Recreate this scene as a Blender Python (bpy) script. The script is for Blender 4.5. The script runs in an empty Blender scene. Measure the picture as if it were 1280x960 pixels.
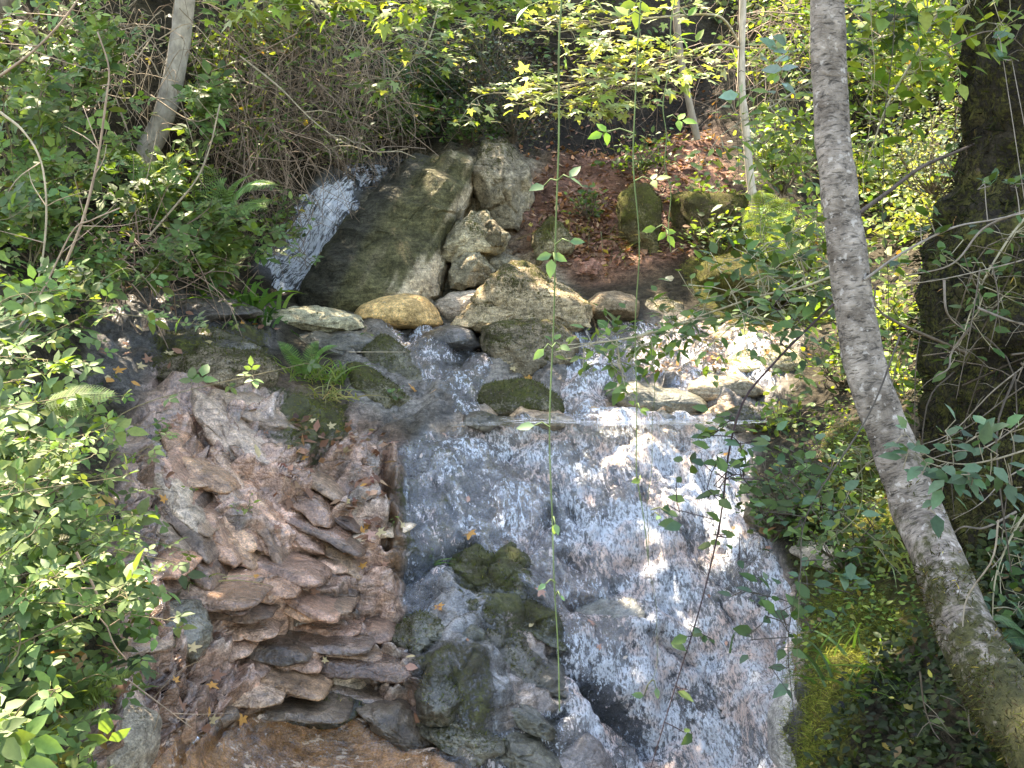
import bpy, math, random
import numpy as np
from mathutils import Vector
rng = np.random.default_rng(7)
random.seed(7)
C = bpy.context.scene.collection
scene = bpy.context.scene

# ------------------------------------------------------------------ camera
F = 1372.0; HOR = 340.0; CZ = 3.0
PIT = math.atan((480 - HOR) / F)
cam = bpy.data.cameras.new('camera'); camo = bpy.data.objects.new('camera', cam); C.objects.link(camo)
cam.sensor_width = 36; cam.lens = 36 * F / 1280; cam.clip_start = 0.05; cam.clip_end = 400
camo.location = (0, 0, CZ); camo.rotation_euler = (math.pi / 2 - PIT, 0, 0)
scene.camera = camo
cP, sP = math.cos(PIT), math.sin(PIT)

def P(px, py, d):
    """world point that lies d metres ahead of the camera, seen at photo position px, py"""
    px = np.asarray(px, float); py = np.asarray(py, float)
    u = (px - 640) / F; v = (480 - py) / F
    y = cP + v * sP; z = -sP + v * cP
    s = d / y
    return np.stack([u * s, y * s, CZ + z * s], -1)

def proj(p):
    p = np.asarray(p, float); q = p - np.array([0, 0, CZ])
    f = q[..., 1] * cP - q[..., 2] * sP; up = q[..., 1] * sP + q[..., 2] * cP
    return 640 + F * q[..., 0] / f, 480 - F * up / f

# ------------------------------------------------------------------ noise
def _h(ix, iy, iz, s):
    n = (ix.astype(np.int64) * 374761393 + iy.astype(np.int64) * 668265263 + iz.astype(np.int64) * 2147483647 + s * 974634777) & 0xffffffff
    n = ((n ^ (n >> 13)) * 1274126177) & 0xffffffff
    n = ((n ^ (n >> 16)) * 2246822519) & 0xffffffff
    return ((n ^ (n >> 15)) & 0xffffff) / float(0xffffff)

def vnoise(p, s=0):
    i = np.floor(p); f = p - i; i = i.astype(np.int64); w = f * f * f * (f * (f * 6 - 15) + 10)
    r = 0
    for dx in (0, 1):
        for dy in (0, 1):
            for dz in (0, 1):
                wt = (w[:, 0] if dx else 1 - w[:, 0]) * (w[:, 1] if dy else 1 - w[:, 1]) * (w[:, 2] if dz else 1 - w[:, 2])
                r = r + wt * _h(i[:, 0] + dx, i[:, 1] + dy, i[:, 2] + dz, s)
    return r * 2 - 1

def fbm(p, o=4, s=0, gain=.5):
    r = 0; a = 1; t = 0
    for k in range(o):
        r = r + a * vnoise(p * (2.03 ** k) + 13.7 * k, s + k); t += a; a *= gain
    return r / t

def worley(p, s=0):
    i = np.floor(p).astype(np.int64)
    f1 = np.full(len(p), 9.); f2 = np.full(len(p), 9.); idv = np.zeros(len(p)); tx = np.zeros((len(p), 3))
    for dx in (-1, 0, 1):
        for dy in (-1, 0, 1):
            for dz in (-1, 0, 1):
                c = i + np.array([dx, dy, dz])
                q = np.stack([c[:, k] + _h(c[:, 0], c[:, 1], c[:, 2], s + 11 * k + 1) for k in range(3)], -1)
                e = p - q; d = np.sqrt((e ** 2).sum(-1))
                m = d < f1
                f2 = np.where(m, f1, np.minimum(f2, d)); f1 = np.where(m, d, f1)
                idv = np.where(m, _h(c[:, 0], c[:, 1], c[:, 2], s + 77), idv)
                tx = np.where(m[:, None], e, tx)
    return f1, f2, idv, tx

def sstep(a, b, x):
    t = np.clip((x - a) / (b - a), 0, 1); return t * t * (3 - 2 * t)

def pm(px, py, poly, f=12.):
    """soft polygon mask"""
    poly = np.asarray(poly, float); n = len(poly)
    ins = np.zeros(px.shape, bool); dm = np.full(px.shape, 1e9)
    for k in range(n):
        x1, y1 = poly[k]; x2, y2 = poly[(k + 1) % n]
        c = ((y1 > py) != (y2 > py))
        with np.errstate(divide='ignore', invalid='ignore'):
            ins ^= c & (px < (x2 - x1) * (py - y1) / ((y2 - y1) if y2 != y1 else 1e-9) + x1)
        ex, ey = x2 - x1, y2 - y1; L = ex * ex + ey * ey + 1e-9
        t = np.clip(((px - x1) * ex + (py - y1) * ey) / L, 0, 1)
        dm = np.minimum(dm, np.hypot(px - x1 - t * ex, py - y1 - t * ey))
    sd = np.where(ins, dm, -dm)
    return sstep(-f, f, sd)

def lined(px, py, pl):
    dm = np.full(px.shape, 1e9)
    for (x1, y1), (x2, y2) in zip(pl[:-1], pl[1:]):
        ex, ey = x2 - x1, y2 - y1; L = ex * ex + ey * ey + 1e-9
        t = np.clip(((px - x1) * ex + (py - y1) * ey) / L, 0, 1)
        dm = np.minimum(dm, np.hypot(px - x1 - t * ex, py - y1 - t * ey))
    return dm

def nrm(a):
    return a / (np.linalg.norm(a, axis=-1, keepdims=True) + 1e-12)

# ------------------------------------------------------------------ mesh collector
class MB:
    def __init__(s): s.v = []; s.c = []; s.loops = []; s.cnt = []; s.n = 0
    def add(s, v, faces, col=None):
        """v (N,3); faces list of int arrays (M,k)"""
        v = np.asarray(v, float).reshape(-1, 3)
        for f in (faces if isinstance(faces, list) else [faces]):
            f = np.asarray(f, np.int64)
            if f.size == 0: continue
            s.loops.append((f + s.n).ravel()); s.cnt.append(np.full(len(f), f.shape[1]))
        s.v.append(v)
        if col is None: col = np.ones((len(v), 3)) * .5
        col = np.asarray(col, float)
        if col.ndim == 1: col = np.tile(col, (len(v), 1))
        s.c.append(col); s.n += len(v)
    def build(s, name, mat, parent=None, smooth=True, extra=None):
        me = bpy.data.meshes.new(name)
        if s.n:
            v = np.concatenate(s.v); lo = np.concatenate(s.loops); cn = np.concatenate(s.cnt)
            me.vertices.add(len(v)); me.vertices.foreach_set('co', v.astype(np.float32).ravel())
            me.loops.add(len(lo)); me.loops.foreach_set('vertex_index', lo.astype(np.int32))
            me.polygons.add(len(cn)); st = np.concatenate([[0], np.cumsum(cn)[:-1]])
            me.polygons.foreach_set('loop_start', st.astype(np.int32))
            me.update(calc_edges=True)
            me.polygons.foreach_set('use_smooth', np.full(len(cn), smooth))
            def put(nm, c):
                at = me.color_attributes.new(nm, 'FLOAT_COLOR', 'POINT')
                at.data.foreach_set('color', np.concatenate([c, np.ones((len(c), 1))], 1).astype(np.float32).ravel())
            put('alb', np.concatenate(s.c))
            for k, c in (extra or {}).items(): put(k, c)
            me.validate()
        me.materials.append(mat)
        o = bpy.data.objects.new(name, me); C.objects.link(o)
        if parent is not None: o.parent = parent
        return o

def tag(o, label, cat, group=None):
    o['label'] = label; o['category'] = cat
    if group: o['group'] = group
    return o

def empty(name, loc, label, cat, group=None):
    o = bpy.data.objects.new(name, None); C.objects.link(o); o.location = [float(a) for a in loc]
    o.empty_display_size = .1
    return tag(o, label, cat, group)

# ------------------------------------------------------------------ materials
def newmat(name):
    m = bpy.data.materials.new(name); m.use_nodes = True; nt = m.node_tree
    for n in list(nt.nodes): nt.nodes.remove(n)
    return m, nt
class NT:
    def __init__(s, nt): s.nt = nt
    def n(s, t, **k):
        nd = s.nt.nodes.new(t)
        for a, b in k.items():
            if a.startswith('i_'):
                a = a[2:]; a = int(a) if a.isdigit() else a.replace('_', ' ')
                nd.inputs[a].default_value = b
            else: setattr(nd, a, b)
        return nd
    def l(s, a, b): s.nt.links.new(a, b)
    def pos(s): return s.n('ShaderNodeNewGeometry').outputs['Position']
    def noise(s, vec, scale, detail=4, rough=.55, dist=0):
        nd = s.n('ShaderNodeTexNoise'); nd.inputs['Scale'].default_value = scale; nd.inputs['Detail'].default_value = detail
        nd.inputs['Roughness'].default_value = rough; nd.inputs['Distortion'].default_value = dist
        if vec is not None: s.l(vec, nd.inputs['Vector'])
        return nd.outputs['Fac']
    def ramp(s, fac, stops):
        nd = s.n('ShaderNodeValToRGB'); e = nd.color_ramp.elements
        while len(e) > 1: e.remove(e[0])
        for i, (p, c) in enumerate(stops):
            el = e[0] if i == 0 else e.new(p)
            el.position = p; c = c if isinstance(c, (tuple, list)) else (c, c, c); el.color = (*c, 1)
        s.l(fac, nd.inputs['Fac']); return nd.outputs['Color']
    def math(s, op, a, b=None, clamp=False):
        nd = s.n('ShaderNodeMath', operation=op, use_clamp=clamp)
        for i, x in enumerate((a, b)):
            if x is None: continue
            if isinstance(x, (int, float)): nd.inputs[i].default_value = x
            else: s.l(x, nd.inputs[i])
        return nd.outputs[0]
    def mix(s, f, a, b, bt='MIX'):
        nd = s.n('ShaderNodeMix', data_type='RGBA', blend_type=bt)
        for sock, x in ((nd.inputs[0], f), (nd.inputs[6], a), (nd.inputs[7], b)):
            if isinstance(x, (int, float)): sock.default_value = x
            elif isinstance(x, tuple): sock.default_value = (*x, 1)
            else: s.l(x, sock)
        return nd.outputs[2]
    def mapping(s, vec, sc=(1, 1, 1), rot=(0, 0, 0)):
        nd = s.n('ShaderNodeMapping'); nd.inputs['Scale'].default_value = sc; nd.inputs['Rotation'].default_value = rot
        s.l(vec, nd.inputs['Vector']); return nd.outputs[0]
    def bump(s, h, strength, dist, normal=None):
        nd = s.n('ShaderNodeBump'); nd.inputs['Strength'].default_value = strength; nd.inputs['Distance'].default_value = dist
        s.l(h, nd.inputs['Height'])
        if normal is not None: s.l(normal, nd.inputs['Normal'])
        return nd.outputs[0]
    def attr(s, name): return s.n('ShaderNodeAttribute', attribute_name=name).outputs['Color']
    def sep(s, c):
        nd = s.n('ShaderNodeSeparateColor'); s.l(c, nd.inputs[0]); return nd.outputs
    def out(s, sh):
        o = s.n('ShaderNodeOutputMaterial'); s.l(sh, o.inputs['Surface'])
    def bsdf(s, col, rough, normal=None, spec=.5, **k):
        nd = s.n('ShaderNodeBsdfPrincipled')
        for sock, x in ((nd.inputs['Base Color'], col), (nd.inputs['Roughness'], rough), (nd.inputs['Specular IOR Level'], spec)):
            if isinstance(x, (int, float)): sock.default_value = x
            elif isinstance(x, tuple): sock.default_value = (*x, 1)
            else: s.l(x, sock)
        if normal is not None: s.l(normal, nd.inputs['Normal'])
        return nd.outputs[0]

MOSS_A, MOSS_B = (.035, .036, .012), (.15, .145, .035)
def rock_surface(name, rough_dry=.8, detail=1.0, objspace=False):
    """stone whose hue comes from 'alb'; 'zone' = wet, moss, litter"""
    m, nt = newmat(name); t = NT(nt)
    pos = t.pos(); z = t.sep(t.attr('zone')); wet, moss, lit = z[0], z[1], z[2]
    n1 = t.noise(pos, 3.5, 6, .6); n2 = t.noise(pos, 22, 6, .65); n3 = t.noise(pos, 90, 3, .6)
    st = t.noise(t.mapping(pos, (6, 6, 34), (.5, -.6, 0)), 1.0, 5, .6, .4)
    vo = t.n('ShaderNodeTexVoronoi', feature='DISTANCE_TO_EDGE'); wv = t.n('ShaderNodeTexNoise'); wv.inputs['Scale'].default_value = 2.5; wv.inputs['Detail'].default_value = 5; t.l(pos, wv.inputs['Vector'])
    wa = t.n('ShaderNodeVectorMath', operation='MULTIPLY_ADD'); t.l(wv.outputs['Color'], wa.inputs[0]); wa.inputs[1].default_value = (2.2, 2.2, 2.2); t.l(t.mapping(pos, (2.4, 2.4, 8), (.5, -.6, 0)), wa.inputs[2]); t.l(wa.outputs[0], vo.inputs['Vector']); vo.inputs['Scale'].default_value = 1
    crack = t.ramp(vo.outputs['Distance'], [(0, 0.45), (.03, .85), (.08, 1)])
    c = t.mix(1.0, t.attr('alb'), t.ramp(n1, [(.25, .45), (.5, 1.0), (.75, 1.6)]), 'MULTIPLY')
    c = t.mix(.85, c, t.ramp(n2, [(.28, .3), (.5, 1.0), (.72, 1.75)]), 'MULTIPLY')
    c = t.mix(.6, c, t.ramp(st, [(.3, .45), (.52, 1.0), (.7, 1.5)]), 'MULTIPLY')
    c = t.mix(.45, c, crack, 'MULTIPLY')
    # pale lichen spots on the dry stone
    li = t.ramp(t.noise(pos, 40, 2, .5), [(.62, 0), (.68, 1)])
    c = t.mix(.7, c, t.ramp(n3, [(.32, .45), (.5, 1), (.68, 1.6)]), 'MULTIPLY')
    al = t.ramp(t.sep(t.attr('alb'))[0], [(.12, 0), (.24, 1)])
    c = t.mix(t.math('MULTIPLY', t.math('MULTIPLY', t.math('MULTIPLY', li, al), t.math('SUBTRACT', 1.0, wet, True)), .4), c, (.46, .43, .33))
    mn = t.math('ADD', t.math('MULTIPLY', t.noise(pos, 6, 6, .7), .9), t.math('MULTIPLY', n2, .4))
    mm = t.math('SUBTRACT', t.math('ADD', moss, mn), 1.05)
    mm = t.math('ADD', mm, t.math('MULTIPLY', t.math('SUBTRACT', t.noise(pos, 55, 4, .7), .5), .9))
    mf = t.ramp(mm, [(0.0, 0), (.14, 1)])
    mc = t.mix(t.ramp(t.noise(pos, 16, 6, .75), [(.3, 0), (.7, 1)]), MOSS_A, MOSS_B)
    mc = t.mix(t.ramp(t.noise(pos, 4.5, 5, .7), [(.45, 0), (.62, .8)]), mc, (.062, .048, .025))
    c = t.mix(mf, c, mc)
    r = t.math('SUBTRACT', rough_dry, t.math('MULTIPLY', t.math('MULTIPLY', wet, t.ramp(n2, [(.3, .75), (.6, 1)])), .66))
    r = t.math('ADD', r, t.math('MULTIPLY', mf, .5), True)
    h = t.math('ADD', t.math('ADD', n2, t.math('MULTIPLY', n3, .35)), t.math('ADD', t.math('MULTIPLY', st, .6), t.math('MULTIPLY', crack, .5)))
    nb = t.bump(h, .8 * detail, .03)
    nb = t.bump(t.math('MULTIPLY', t.noise(pos, 170, 3, .7), mf), .9, .015, nb)
    sp = t.math('ADD', .12, t.math('MULTIPLY', wet, .5))
    bs = t.n('ShaderNodeBsdfPrincipled'); t.l(c, bs.inputs['Base Color']); t.l(r, bs.inputs['Roughness']); t.l(sp, bs.inputs['Specular IOR Level']); t.l(nb, bs.inputs['Normal'])
    t.l(t.math('MULTIPLY', t.math('MULTIPLY', wet, t.ramp(n1, [(.35, .25), (.55, 1)])), t.math('SUBTRACT', 1.0, mf)), bs.inputs['Coat Weight']); bs.inputs['Coat Roughness'].default_value = .09
    t.l(t.bump(t.noise(pos, 28, 3, .5), .5, .03), bs.inputs['Coat Normal'])
    t.out(bs.outputs[0]); return m
ROCK = rock_surface('rock surface')

def leaf_material(name, trans=.38, rough=.55, spec=.3):
    m, nt = newmat(name); t = NT(nt)
    c = t.attr('alb')
    pos = t.pos()
    cc = t.mix(.5, c, t.ramp(t.noise(pos, 60, 3), [(.3, .75), (.7, 1.3)]), 'MULTIPLY')
    b = t.bsdf(cc, rough, None, spec)
    tr = t.n('ShaderNodeBsdfTranslucent'); t.l(t.mix(1.0, cc, (1.5, 1.45, .5), 'MULTIPLY'), tr.inputs['Color'])
    mx = t.n('ShaderNodeMixShader'); mx.inputs[0].default_value = trans; t.l(b, mx.inputs[1]); t.l(tr.outputs[0], mx.inputs[2])
    t.out(mx.outputs[0]); return m
LEAF = leaf_material('leaf'); MOSSM = leaf_material('moss tufts', .2, .9, .05); DRYLEAF = leaf_material('dry leaf', .15, .6, .25)

def wood_material(name, scale=(30, 30, 6), bump=.5):
    m, nt = newmat(name); t = NT(nt)
    pos = t.pos(); n = t.noise(t.mapping(pos, scale), 1, 5, .65)
    c = t.mix(.8, t.attr('alb'), t.ramp(n, [(.3, .5), (.5, 1), (.7, 1.5)]), 'MULTIPLY')
    t.out(t.bsdf(c, .8, t.bump(n, bump, .01), .15)); return m
TWIG = wood_material('twig bark')

def birch_material():
    m, nt = newmat('birch bark'); t = NT(nt)
    pos = t.pos(); z = t.sep(t.attr('zone')); moss = z[1]
    tc = t.attr('tc')            # around, along, 0 in metres
    len_ = t.noise(t.mapping(tc, (11, 26, 11)), 1, 6, .7, .8)
    len2 = t.noise(t.mapping(tc, (16, 95, 16)), 1, 4, .6, .5)
    blot = t.noise(pos, 11, 5, .6)
    c = t.mix(t.ramp(blot, [(.35, 0), (.65, 1)]), (.10, .078, .06), (.27, .225, .185))
    c = t.mix(1, c, t.ramp(len_, [(.35, .34), (.44, .85), (.52, 1.05), (.66, 1.35)]), 'MULTIPLY')
    c = t.mix(.85, c, t.ramp(len2, [(.36, .2), (.45, 1)]), 'MULTIPLY')
    c = t.mix(t.ramp(t.noise(pos, 30, 3), [(.6, 0), (.68, .6)]), c, (.46, .41, .36))
    mf = t.ramp(t.math('SUBTRACT', t.math('ADD', moss, t.math('MULTIPLY', t.noise(pos, 14, 5, .7), 1.1)), 1.0), [(0, 0), (.15, 1)])
    c = t.mix(mf, c, t.mix(t.ramp(t.noise(pos, 34, 6, .8), [(.3, 0), (.7, 1)]), (.012, .013, .005), (.075, .068, .022)))
    h = t.math('ADD', t.math('ADD', len_, t.math('MULTIPLY', len2, .4)), t.math('MULTIPLY', blot, .6))
    t.out(t.bsdf(c, .75, t.bump(h, 1.0, .012), .2)); return m
BIRCH = birch_material()

def water_material(name, foam_glint_col, foam_lo, foam_hi, tint, sc, rough=.06, bump=.8, bsc=1.0, warmcol=(.74, .55, .46), refl=1.0):
    """thin clear running sheet: see-through with a mirror skin, torn white where it breaks up; white flecks also paint sky glints"""
    m, nt = newmat(name); t = NT(nt)
    pos = t.pos(); z = t.sep(t.attr('zone'))
    mp = t.mapping(t.attr('tc'), sc)
    warp = t.n('ShaderNodeTexNoise'); warp.inputs['Scale'].default_value = 3; t.l(pos, warp.inputs['Vector'])
    va = t.n('ShaderNodeVectorMath', operation='MULTIPLY_ADD'); t.l(warp.outputs['Color'], va.inputs[0]); va.inputs[1].default_value = (1.5, 1.5, 1.5); t.l(mp, va.inputs[2])
    f1 = t.noise(va.outputs[0], 1.0, 6, .68, .5)
    f2 = t.noise(pos, 2.6, 5, .65)
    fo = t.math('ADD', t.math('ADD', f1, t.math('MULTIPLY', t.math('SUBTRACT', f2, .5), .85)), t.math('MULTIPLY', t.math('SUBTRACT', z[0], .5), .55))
    foam = t.ramp(fo, [(foam_lo, 0), (foam_hi, 1)])  # broken-water white, with sky glints painted in as well
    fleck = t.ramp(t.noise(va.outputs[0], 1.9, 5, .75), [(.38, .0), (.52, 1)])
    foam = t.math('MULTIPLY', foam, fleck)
    h = t.math('ADD', f1, t.math('MULTIPLY', t.noise(va.outputs[0], 2.7, 3, .6), .4))
    nb = t.bump(h, bump, .05 * bsc)
    gl = t.n('ShaderNodeBsdfGlossy'); gl.inputs['Roughness'].default_value = rough; t.l(nb, gl.inputs['Normal']); gl.inputs['Color'].default_value = (.95, .97, 1, 1)
    tr = t.n('ShaderNodeBsdfTransparent'); tr.inputs['Color'].default_value = (*tint, 1)
    fr = t.n('ShaderNodeFresnel'); fr.inputs['IOR'].default_value = 1.6; t.l(nb, fr.inputs['Normal'])
    ff = t.math('MULTIPLY', t.math('ADD', t.math('MULTIPLY', fr.outputs[0], 1.3), .08, True), refl)
    mx = t.n('ShaderNodeMixShader'); t.l(ff, mx.inputs[0]); t.l(tr.outputs[0], mx.inputs[1]); t.l(gl.outputs[0], mx.inputs[2])
    fc = t.mix(t.ramp(t.noise(pos, 3.2, 5, .65), [(.46, 0), (.6, 1)]), foam_glint_col, warmcol)
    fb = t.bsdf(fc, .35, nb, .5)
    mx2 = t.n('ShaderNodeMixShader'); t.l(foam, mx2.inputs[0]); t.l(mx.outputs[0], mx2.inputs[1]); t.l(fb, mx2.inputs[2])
    t.out(mx2.outputs[0]); return m
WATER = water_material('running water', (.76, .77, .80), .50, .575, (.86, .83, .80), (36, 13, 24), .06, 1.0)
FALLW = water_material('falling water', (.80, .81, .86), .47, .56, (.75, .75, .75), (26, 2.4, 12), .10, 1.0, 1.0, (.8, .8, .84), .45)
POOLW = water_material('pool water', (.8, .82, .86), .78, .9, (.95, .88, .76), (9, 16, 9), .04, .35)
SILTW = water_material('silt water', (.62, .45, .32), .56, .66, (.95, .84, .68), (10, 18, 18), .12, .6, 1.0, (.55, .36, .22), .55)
# ------------------------------------------------------------------ the ravine: depths read off the photo, real slopes
CP = [(-400,-300,14),(-400,0,10),(-400,300,7),(-400,600,4.5),(-400,900,3),(-400,1200,2.4),
(0,-300,15),(0,0,11),(0,150,9.5),(0,300,8),(0,400,6.6),(0,500,5.4),(0,650,4.4),(0,800,3.8),(0,960,3.3),(0,1200,2.7),
(120,0,12.3),(120,200,10.8),(120,330,9.8),(120,380,8.8),(120,450,7.6),(120,600,5.6),(120,750,4.8),(120,900,4.2),(120,1200,3.1),
(230,0,13.3),(230,200,12),(230,330,11.2),(230,370,10.2),(230,430,8.7),(230,480,7.9),(230,600,6.5),(230,740,5.9),(230,850,5.4),(230,960,5.05),(230,1200,3.5),
(330,0,14.2),(330,150,13),(310,300,12),(320,370,11.0),(330,420,9.6),(330,500,7.9),(330,600,7.0),(330,720,6.45),(330,850,5.95),(330,960,5.55),(350,1200,3.9),
(430,0,14.8),(430,120,14),(480,195,14.2),(440,214,13.0),(370,345,12.0),(430,390,11.2),(430,430,9.9),(430,520,8.2),(430,600,7.35),(430,700,6.8),(430,850,6.2),(430,960,5.75),
(470,300,12.0),(560,190,13.6),(560,300,12.3),(560,385,11.4),(640,170,13.9),(640,300,12.4),(640,390,11.2),
(500,100,14.8),(560,0,15.5),(650,-300,18),(430,-300,17),
(740,330,11.9),(740,200,13.6),(740,120,14.8),(740,0,15.8),(860,330,11.8),(860,200,13.8),(860,100,15.2),
(930,390,10.8),(930,300,12),(960,200,14),(960,0,17),(1060,300,13),(1060,200,15),(1060,0,19),(1180,0,19),(1180,200,15),(1180,300,11.5),(1280,0,17),(1280,200,11),(1280,400,7.5),
(960,-300,20),(1280,-300,19),(1680,-300,17),(1680,0,14),(1680,300,8),(1680,700,4.5),(1680,1200,2.6),
(560,440,10.2),(540,400,11),(620,480,9.4),(740,480,9.3),(640,520,8.7),(760,520,8.7),(860,520,8.7),(560,530,8.3),(760,545,8.35),(760,600,7.95),(760,700,7.35),(760,800,6.85),(760,960,6.2),(760,1200,5.4),
(620,600,7.8),(620,700,7.15),(620,800,6.6),(620,960,5.9),(560,700,7.0),(540,850,6.2),(560,960,5.8),(560,1200,4.5),
(900,600,7.9),(900,700,7.3),(930,800,6.75),(960,960,6.0),(900,450,9.8),(880,400,10.8),
(1000,500,8.9),(1000,600,7.6),(1000,700,6.7),(1030,800,5.8),(1040,900,5.0),(1060,960,4.6),(1060,1200,3.6),
(1100,440,9.2),(1100,600,7.2),(1100,760,5.6),(1130,860,4.8),(1180,960,4.0),(1180,700,5.6),(1280,700,4.6),(1280,960,3.5),(1280,1200,2.8),(1180,440,8.2),(1280,550,5.8)]
CP = np.array(CP, float); cxy = CP[:, :2] / 1000; cval = 1 / CP[:, 2]
def _U(r2): return np.where(r2 > 0, r2 * np.log(r2 + 1e-20), 0)
def _tps_fit():
    n = len(cxy); r2 = ((cxy[:, None] - cxy[None]) ** 2).sum(-1)
    K = _U(r2) + np.eye(n) * 2e-4; Q = np.concatenate([np.ones((n, 1)), cxy], 1)
    A = np.block([[K, Q], [Q.T, np.zeros((3, 3))]])
    return np.linalg.solve(A, np.concatenate([cval, np.zeros(3)]))
TW = _tps_fit()
def depth0(px, py):
    x = np.stack([np.ravel(px), np.ravel(py)], -1) / 1000; out = np.empty(len(x))
    for a in range(0, len(x), 20000):
        q = x[a:a + 20000]; r2 = ((q[:, None] - cxy[None]) ** 2).sum(-1)
        out[a:a + 20000] = _U(r2) @ TW[:-3] + TW[-3] + q @ TW[-2:]
    return (1 / np.clip(out, 1 / 26, 1 / 2.2)).reshape(np.shape(px))

STEP = 2.5
GX = np.arange(-400, 1680.5, STEP, dtype=float); GY = np.arange(-300, 1200.5, STEP, dtype=float)
gx, gy = np.meshgrid(GX, GY); NYg, NXg = gx.shape
D0 = depth0(gx, gy); B0 = P(gx, gy, D0)
def gnormals(B):
    du = np.gradient(B, axis=1); dv = np.gradient(B, axis=0)
    n = nrm(np.cross(dv, du)); s = np.sign((n * (np.array([0, 0, CZ + 1.5]) - B)).sum(-1, keepdims=True)); return n * np.where(s == 0, 1, s)
def gsmooth(a, k):
    for _ in range(k):
        b = a.copy(); b[1:-1] = (a[:-2] + 2 * a[1:-1] + a[2:]) / 4; a = b.copy(); a[:, 1:-1] = (b[:, :-2] + 2 * b[:, 1:-1] + b[:, 2:]) / 4
    return a
N0 = nrm(gsmooth(gnormals(B0), 12))

LEDGE = [(150,560),(200,470),(330,480),(440,520),(500,560),(500,700),(525,830),(545,945),(420,880),(300,890),(230,960),(110,960),(130,850),(150,740)]
CASC = [(560,532),(600,527),(640,521),(690,527),(730,519),(790,525),(850,520),(905,524),(940,560),(925,600),(940,660),(990,740),(1015,830),(985,960),(1000,1200),(560,1200),(560,960),(600,930),(700,890),(690,800),(650,760),(600,700),(570,640),(535,575)]
SLAB = [(505,560),(560,525),(905,520),(945,560),(930,620),(1000,740),(1025,840),(990,960),(1000,1200),(540,1200),(520,830),(500,720),(495,620)]
LSTREAM = [(470,402),(545,412),(605,432),(608,470),(600,515),(570,520),(545,490),(515,450)]
SFALL = [(690,415),(735,405),(800,400),(960,430),(980,470),(890,500),(800,470),(765,465),(760,520),(705,515),(712,470),(700,440)]
UFALL = [(412,214),(440,203),(500,200),(480,222),(452,240),(430,282),(404,342),(386,364),(352,345),(322,330),(345,300),(375,255)]
BPOOL = [(150,962),(225,930),(300,902),(440,885),(520,925),(590,955),(600,1200),(0,1200)]
POOL = [(540,538),(600,512),(700,500),(900,506),(985,520),(940,534),(640,534)]
LITTER = [(640,230),(700,190),(800,150),(900,170),(930,280),(860,330),(740,345),(680,330),(640,300)]
DARKL = [(120,385),(200,365),(330,390),(340,430),(240,470),(170,490),(120,470)]
RBANK = [(1000,640),(1100,560),(1160,680),(1190,760),(1150,840),(1110,900),(1100,980),(990,1060),(1000,960),(1030,850),(1000,760)]
MOUND = [(850,340),(900,310),(1000,320),(1060,340),(1060,400),(960,420),(880,390)]
CREV = [([(640,560),(700,600),(730,650)],6,.10),([(800,620),(850,660),(870,700)],6,.10),([(690,640),(660,690)],6,.08),([(820,800),(870,840),(900,900)],7,.12),([(900,760),(940,800),(960,860)],7,.10),([(740,560),(800,545),(870,560)],5,.08),([(660,930),(700,900)],8,.15),([(738,868),(785,900),(815,935)],13,.30),([(715,752),(760,757),(805,776)],8,.16),([(690,818),(735,866)],8,.14),
([(470,580),(480,610),(472,640),(483,662),(478,695)],5.5,.26),([(515,712),(560,692),(592,680)],9,.2),([(572,742),(640,752),(690,800)],7,.12),([(700,690),(735,700)],6,.1),
([(330,640),(380,670),(430,700)],6,.14),([(350,700),(430,705),(500,715)],6,.12),([(370,760),(440,770),(510,770)],6,.12),([(300,790),(400,800),(500,830)],6,.12),([(360,850),(450,852),(530,860)],6,.1),
([(880,600),(905,640)],8,.12),([(760,560),(860,590)],6,.06),([(850,690),(890,720),(940,745)],7,.1),([(500,880),(560,950)],7,.18)]
BUMP = [(640,760,55,34,.16),(560,850,40,50,.16),(640,880,70,40,.12),(760,800,60,25,.10),(600,630,60,35,.06),(850,640,60,30,.08),(480,650,26,60,.10),(420,640,50,25,.10),(340,760,60,20,.10),(450,815,50,18,.10),(1080,860,60,50,.14),(1060,580,40,40,.12),(930,350,50,25,.15)]

pxf, pyf = gx.ravel(), gy.ravel(); bp = B0.reshape(-1, 3)
m_ledge = pm(pxf, pyf, LEDGE, 30); m_slab = pm(pxf, pyf, SLAB, 16); m_casc = pm(pxf, pyf, CASC, 25)
m_rock2 = np.maximum(pm(pxf, pyf, [(470,400),(560,400),(620,400),(900,400),(1000,430),(960,520),(540,530),(440,520),(430,430)], 20), pm(pxf, pyf, DARKL, 20))
m_ufall = pm(pxf, pyf, UFALL, 10); m_bpool = pm(pxf, pyf, BPOOL, 20); m_pool = pm(pxf, pyf, POOL, 8)
m_water = np.clip(m_ufall + m_bpool + m_pool, 0, 1)
m_rockslope = pm(pxf, pyf, [(390,370),(480,215),(560,180),(680,170),(690,330),(740,400),(440,400)], 20)
m_lit = pm(pxf, pyf, LITTER, 25)
m_moss = np.maximum.reduce([pm(pxf, pyf, RBANK, 40), pm(pxf, pyf, MOUND, 20), .75 * pm(pxf, pyf, [(330,480),(440,500),(440,560),(380,590),(340,560)], 25),
    .7 * pm(pxf, pyf, [(560,700),(640,690),(700,780),(690,810),(600,790)], 20), .55 * pm(pxf, pyf, [(510,820),(600,830),(610,940),(540,950)], 20), .5 * pm(pxf, pyf, [(480,600),(600,580),(560,720),(500,740)], 25),
    .55 * pm(pxf, pyf, [(180,400),(340,400),(340,470),(180,470)], 20)])
rocky = np.clip(np.maximum.reduce([m_ledge, m_slab * .6, m_rock2 * .8, m_rockslope * .7]), 0, 1)

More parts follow.
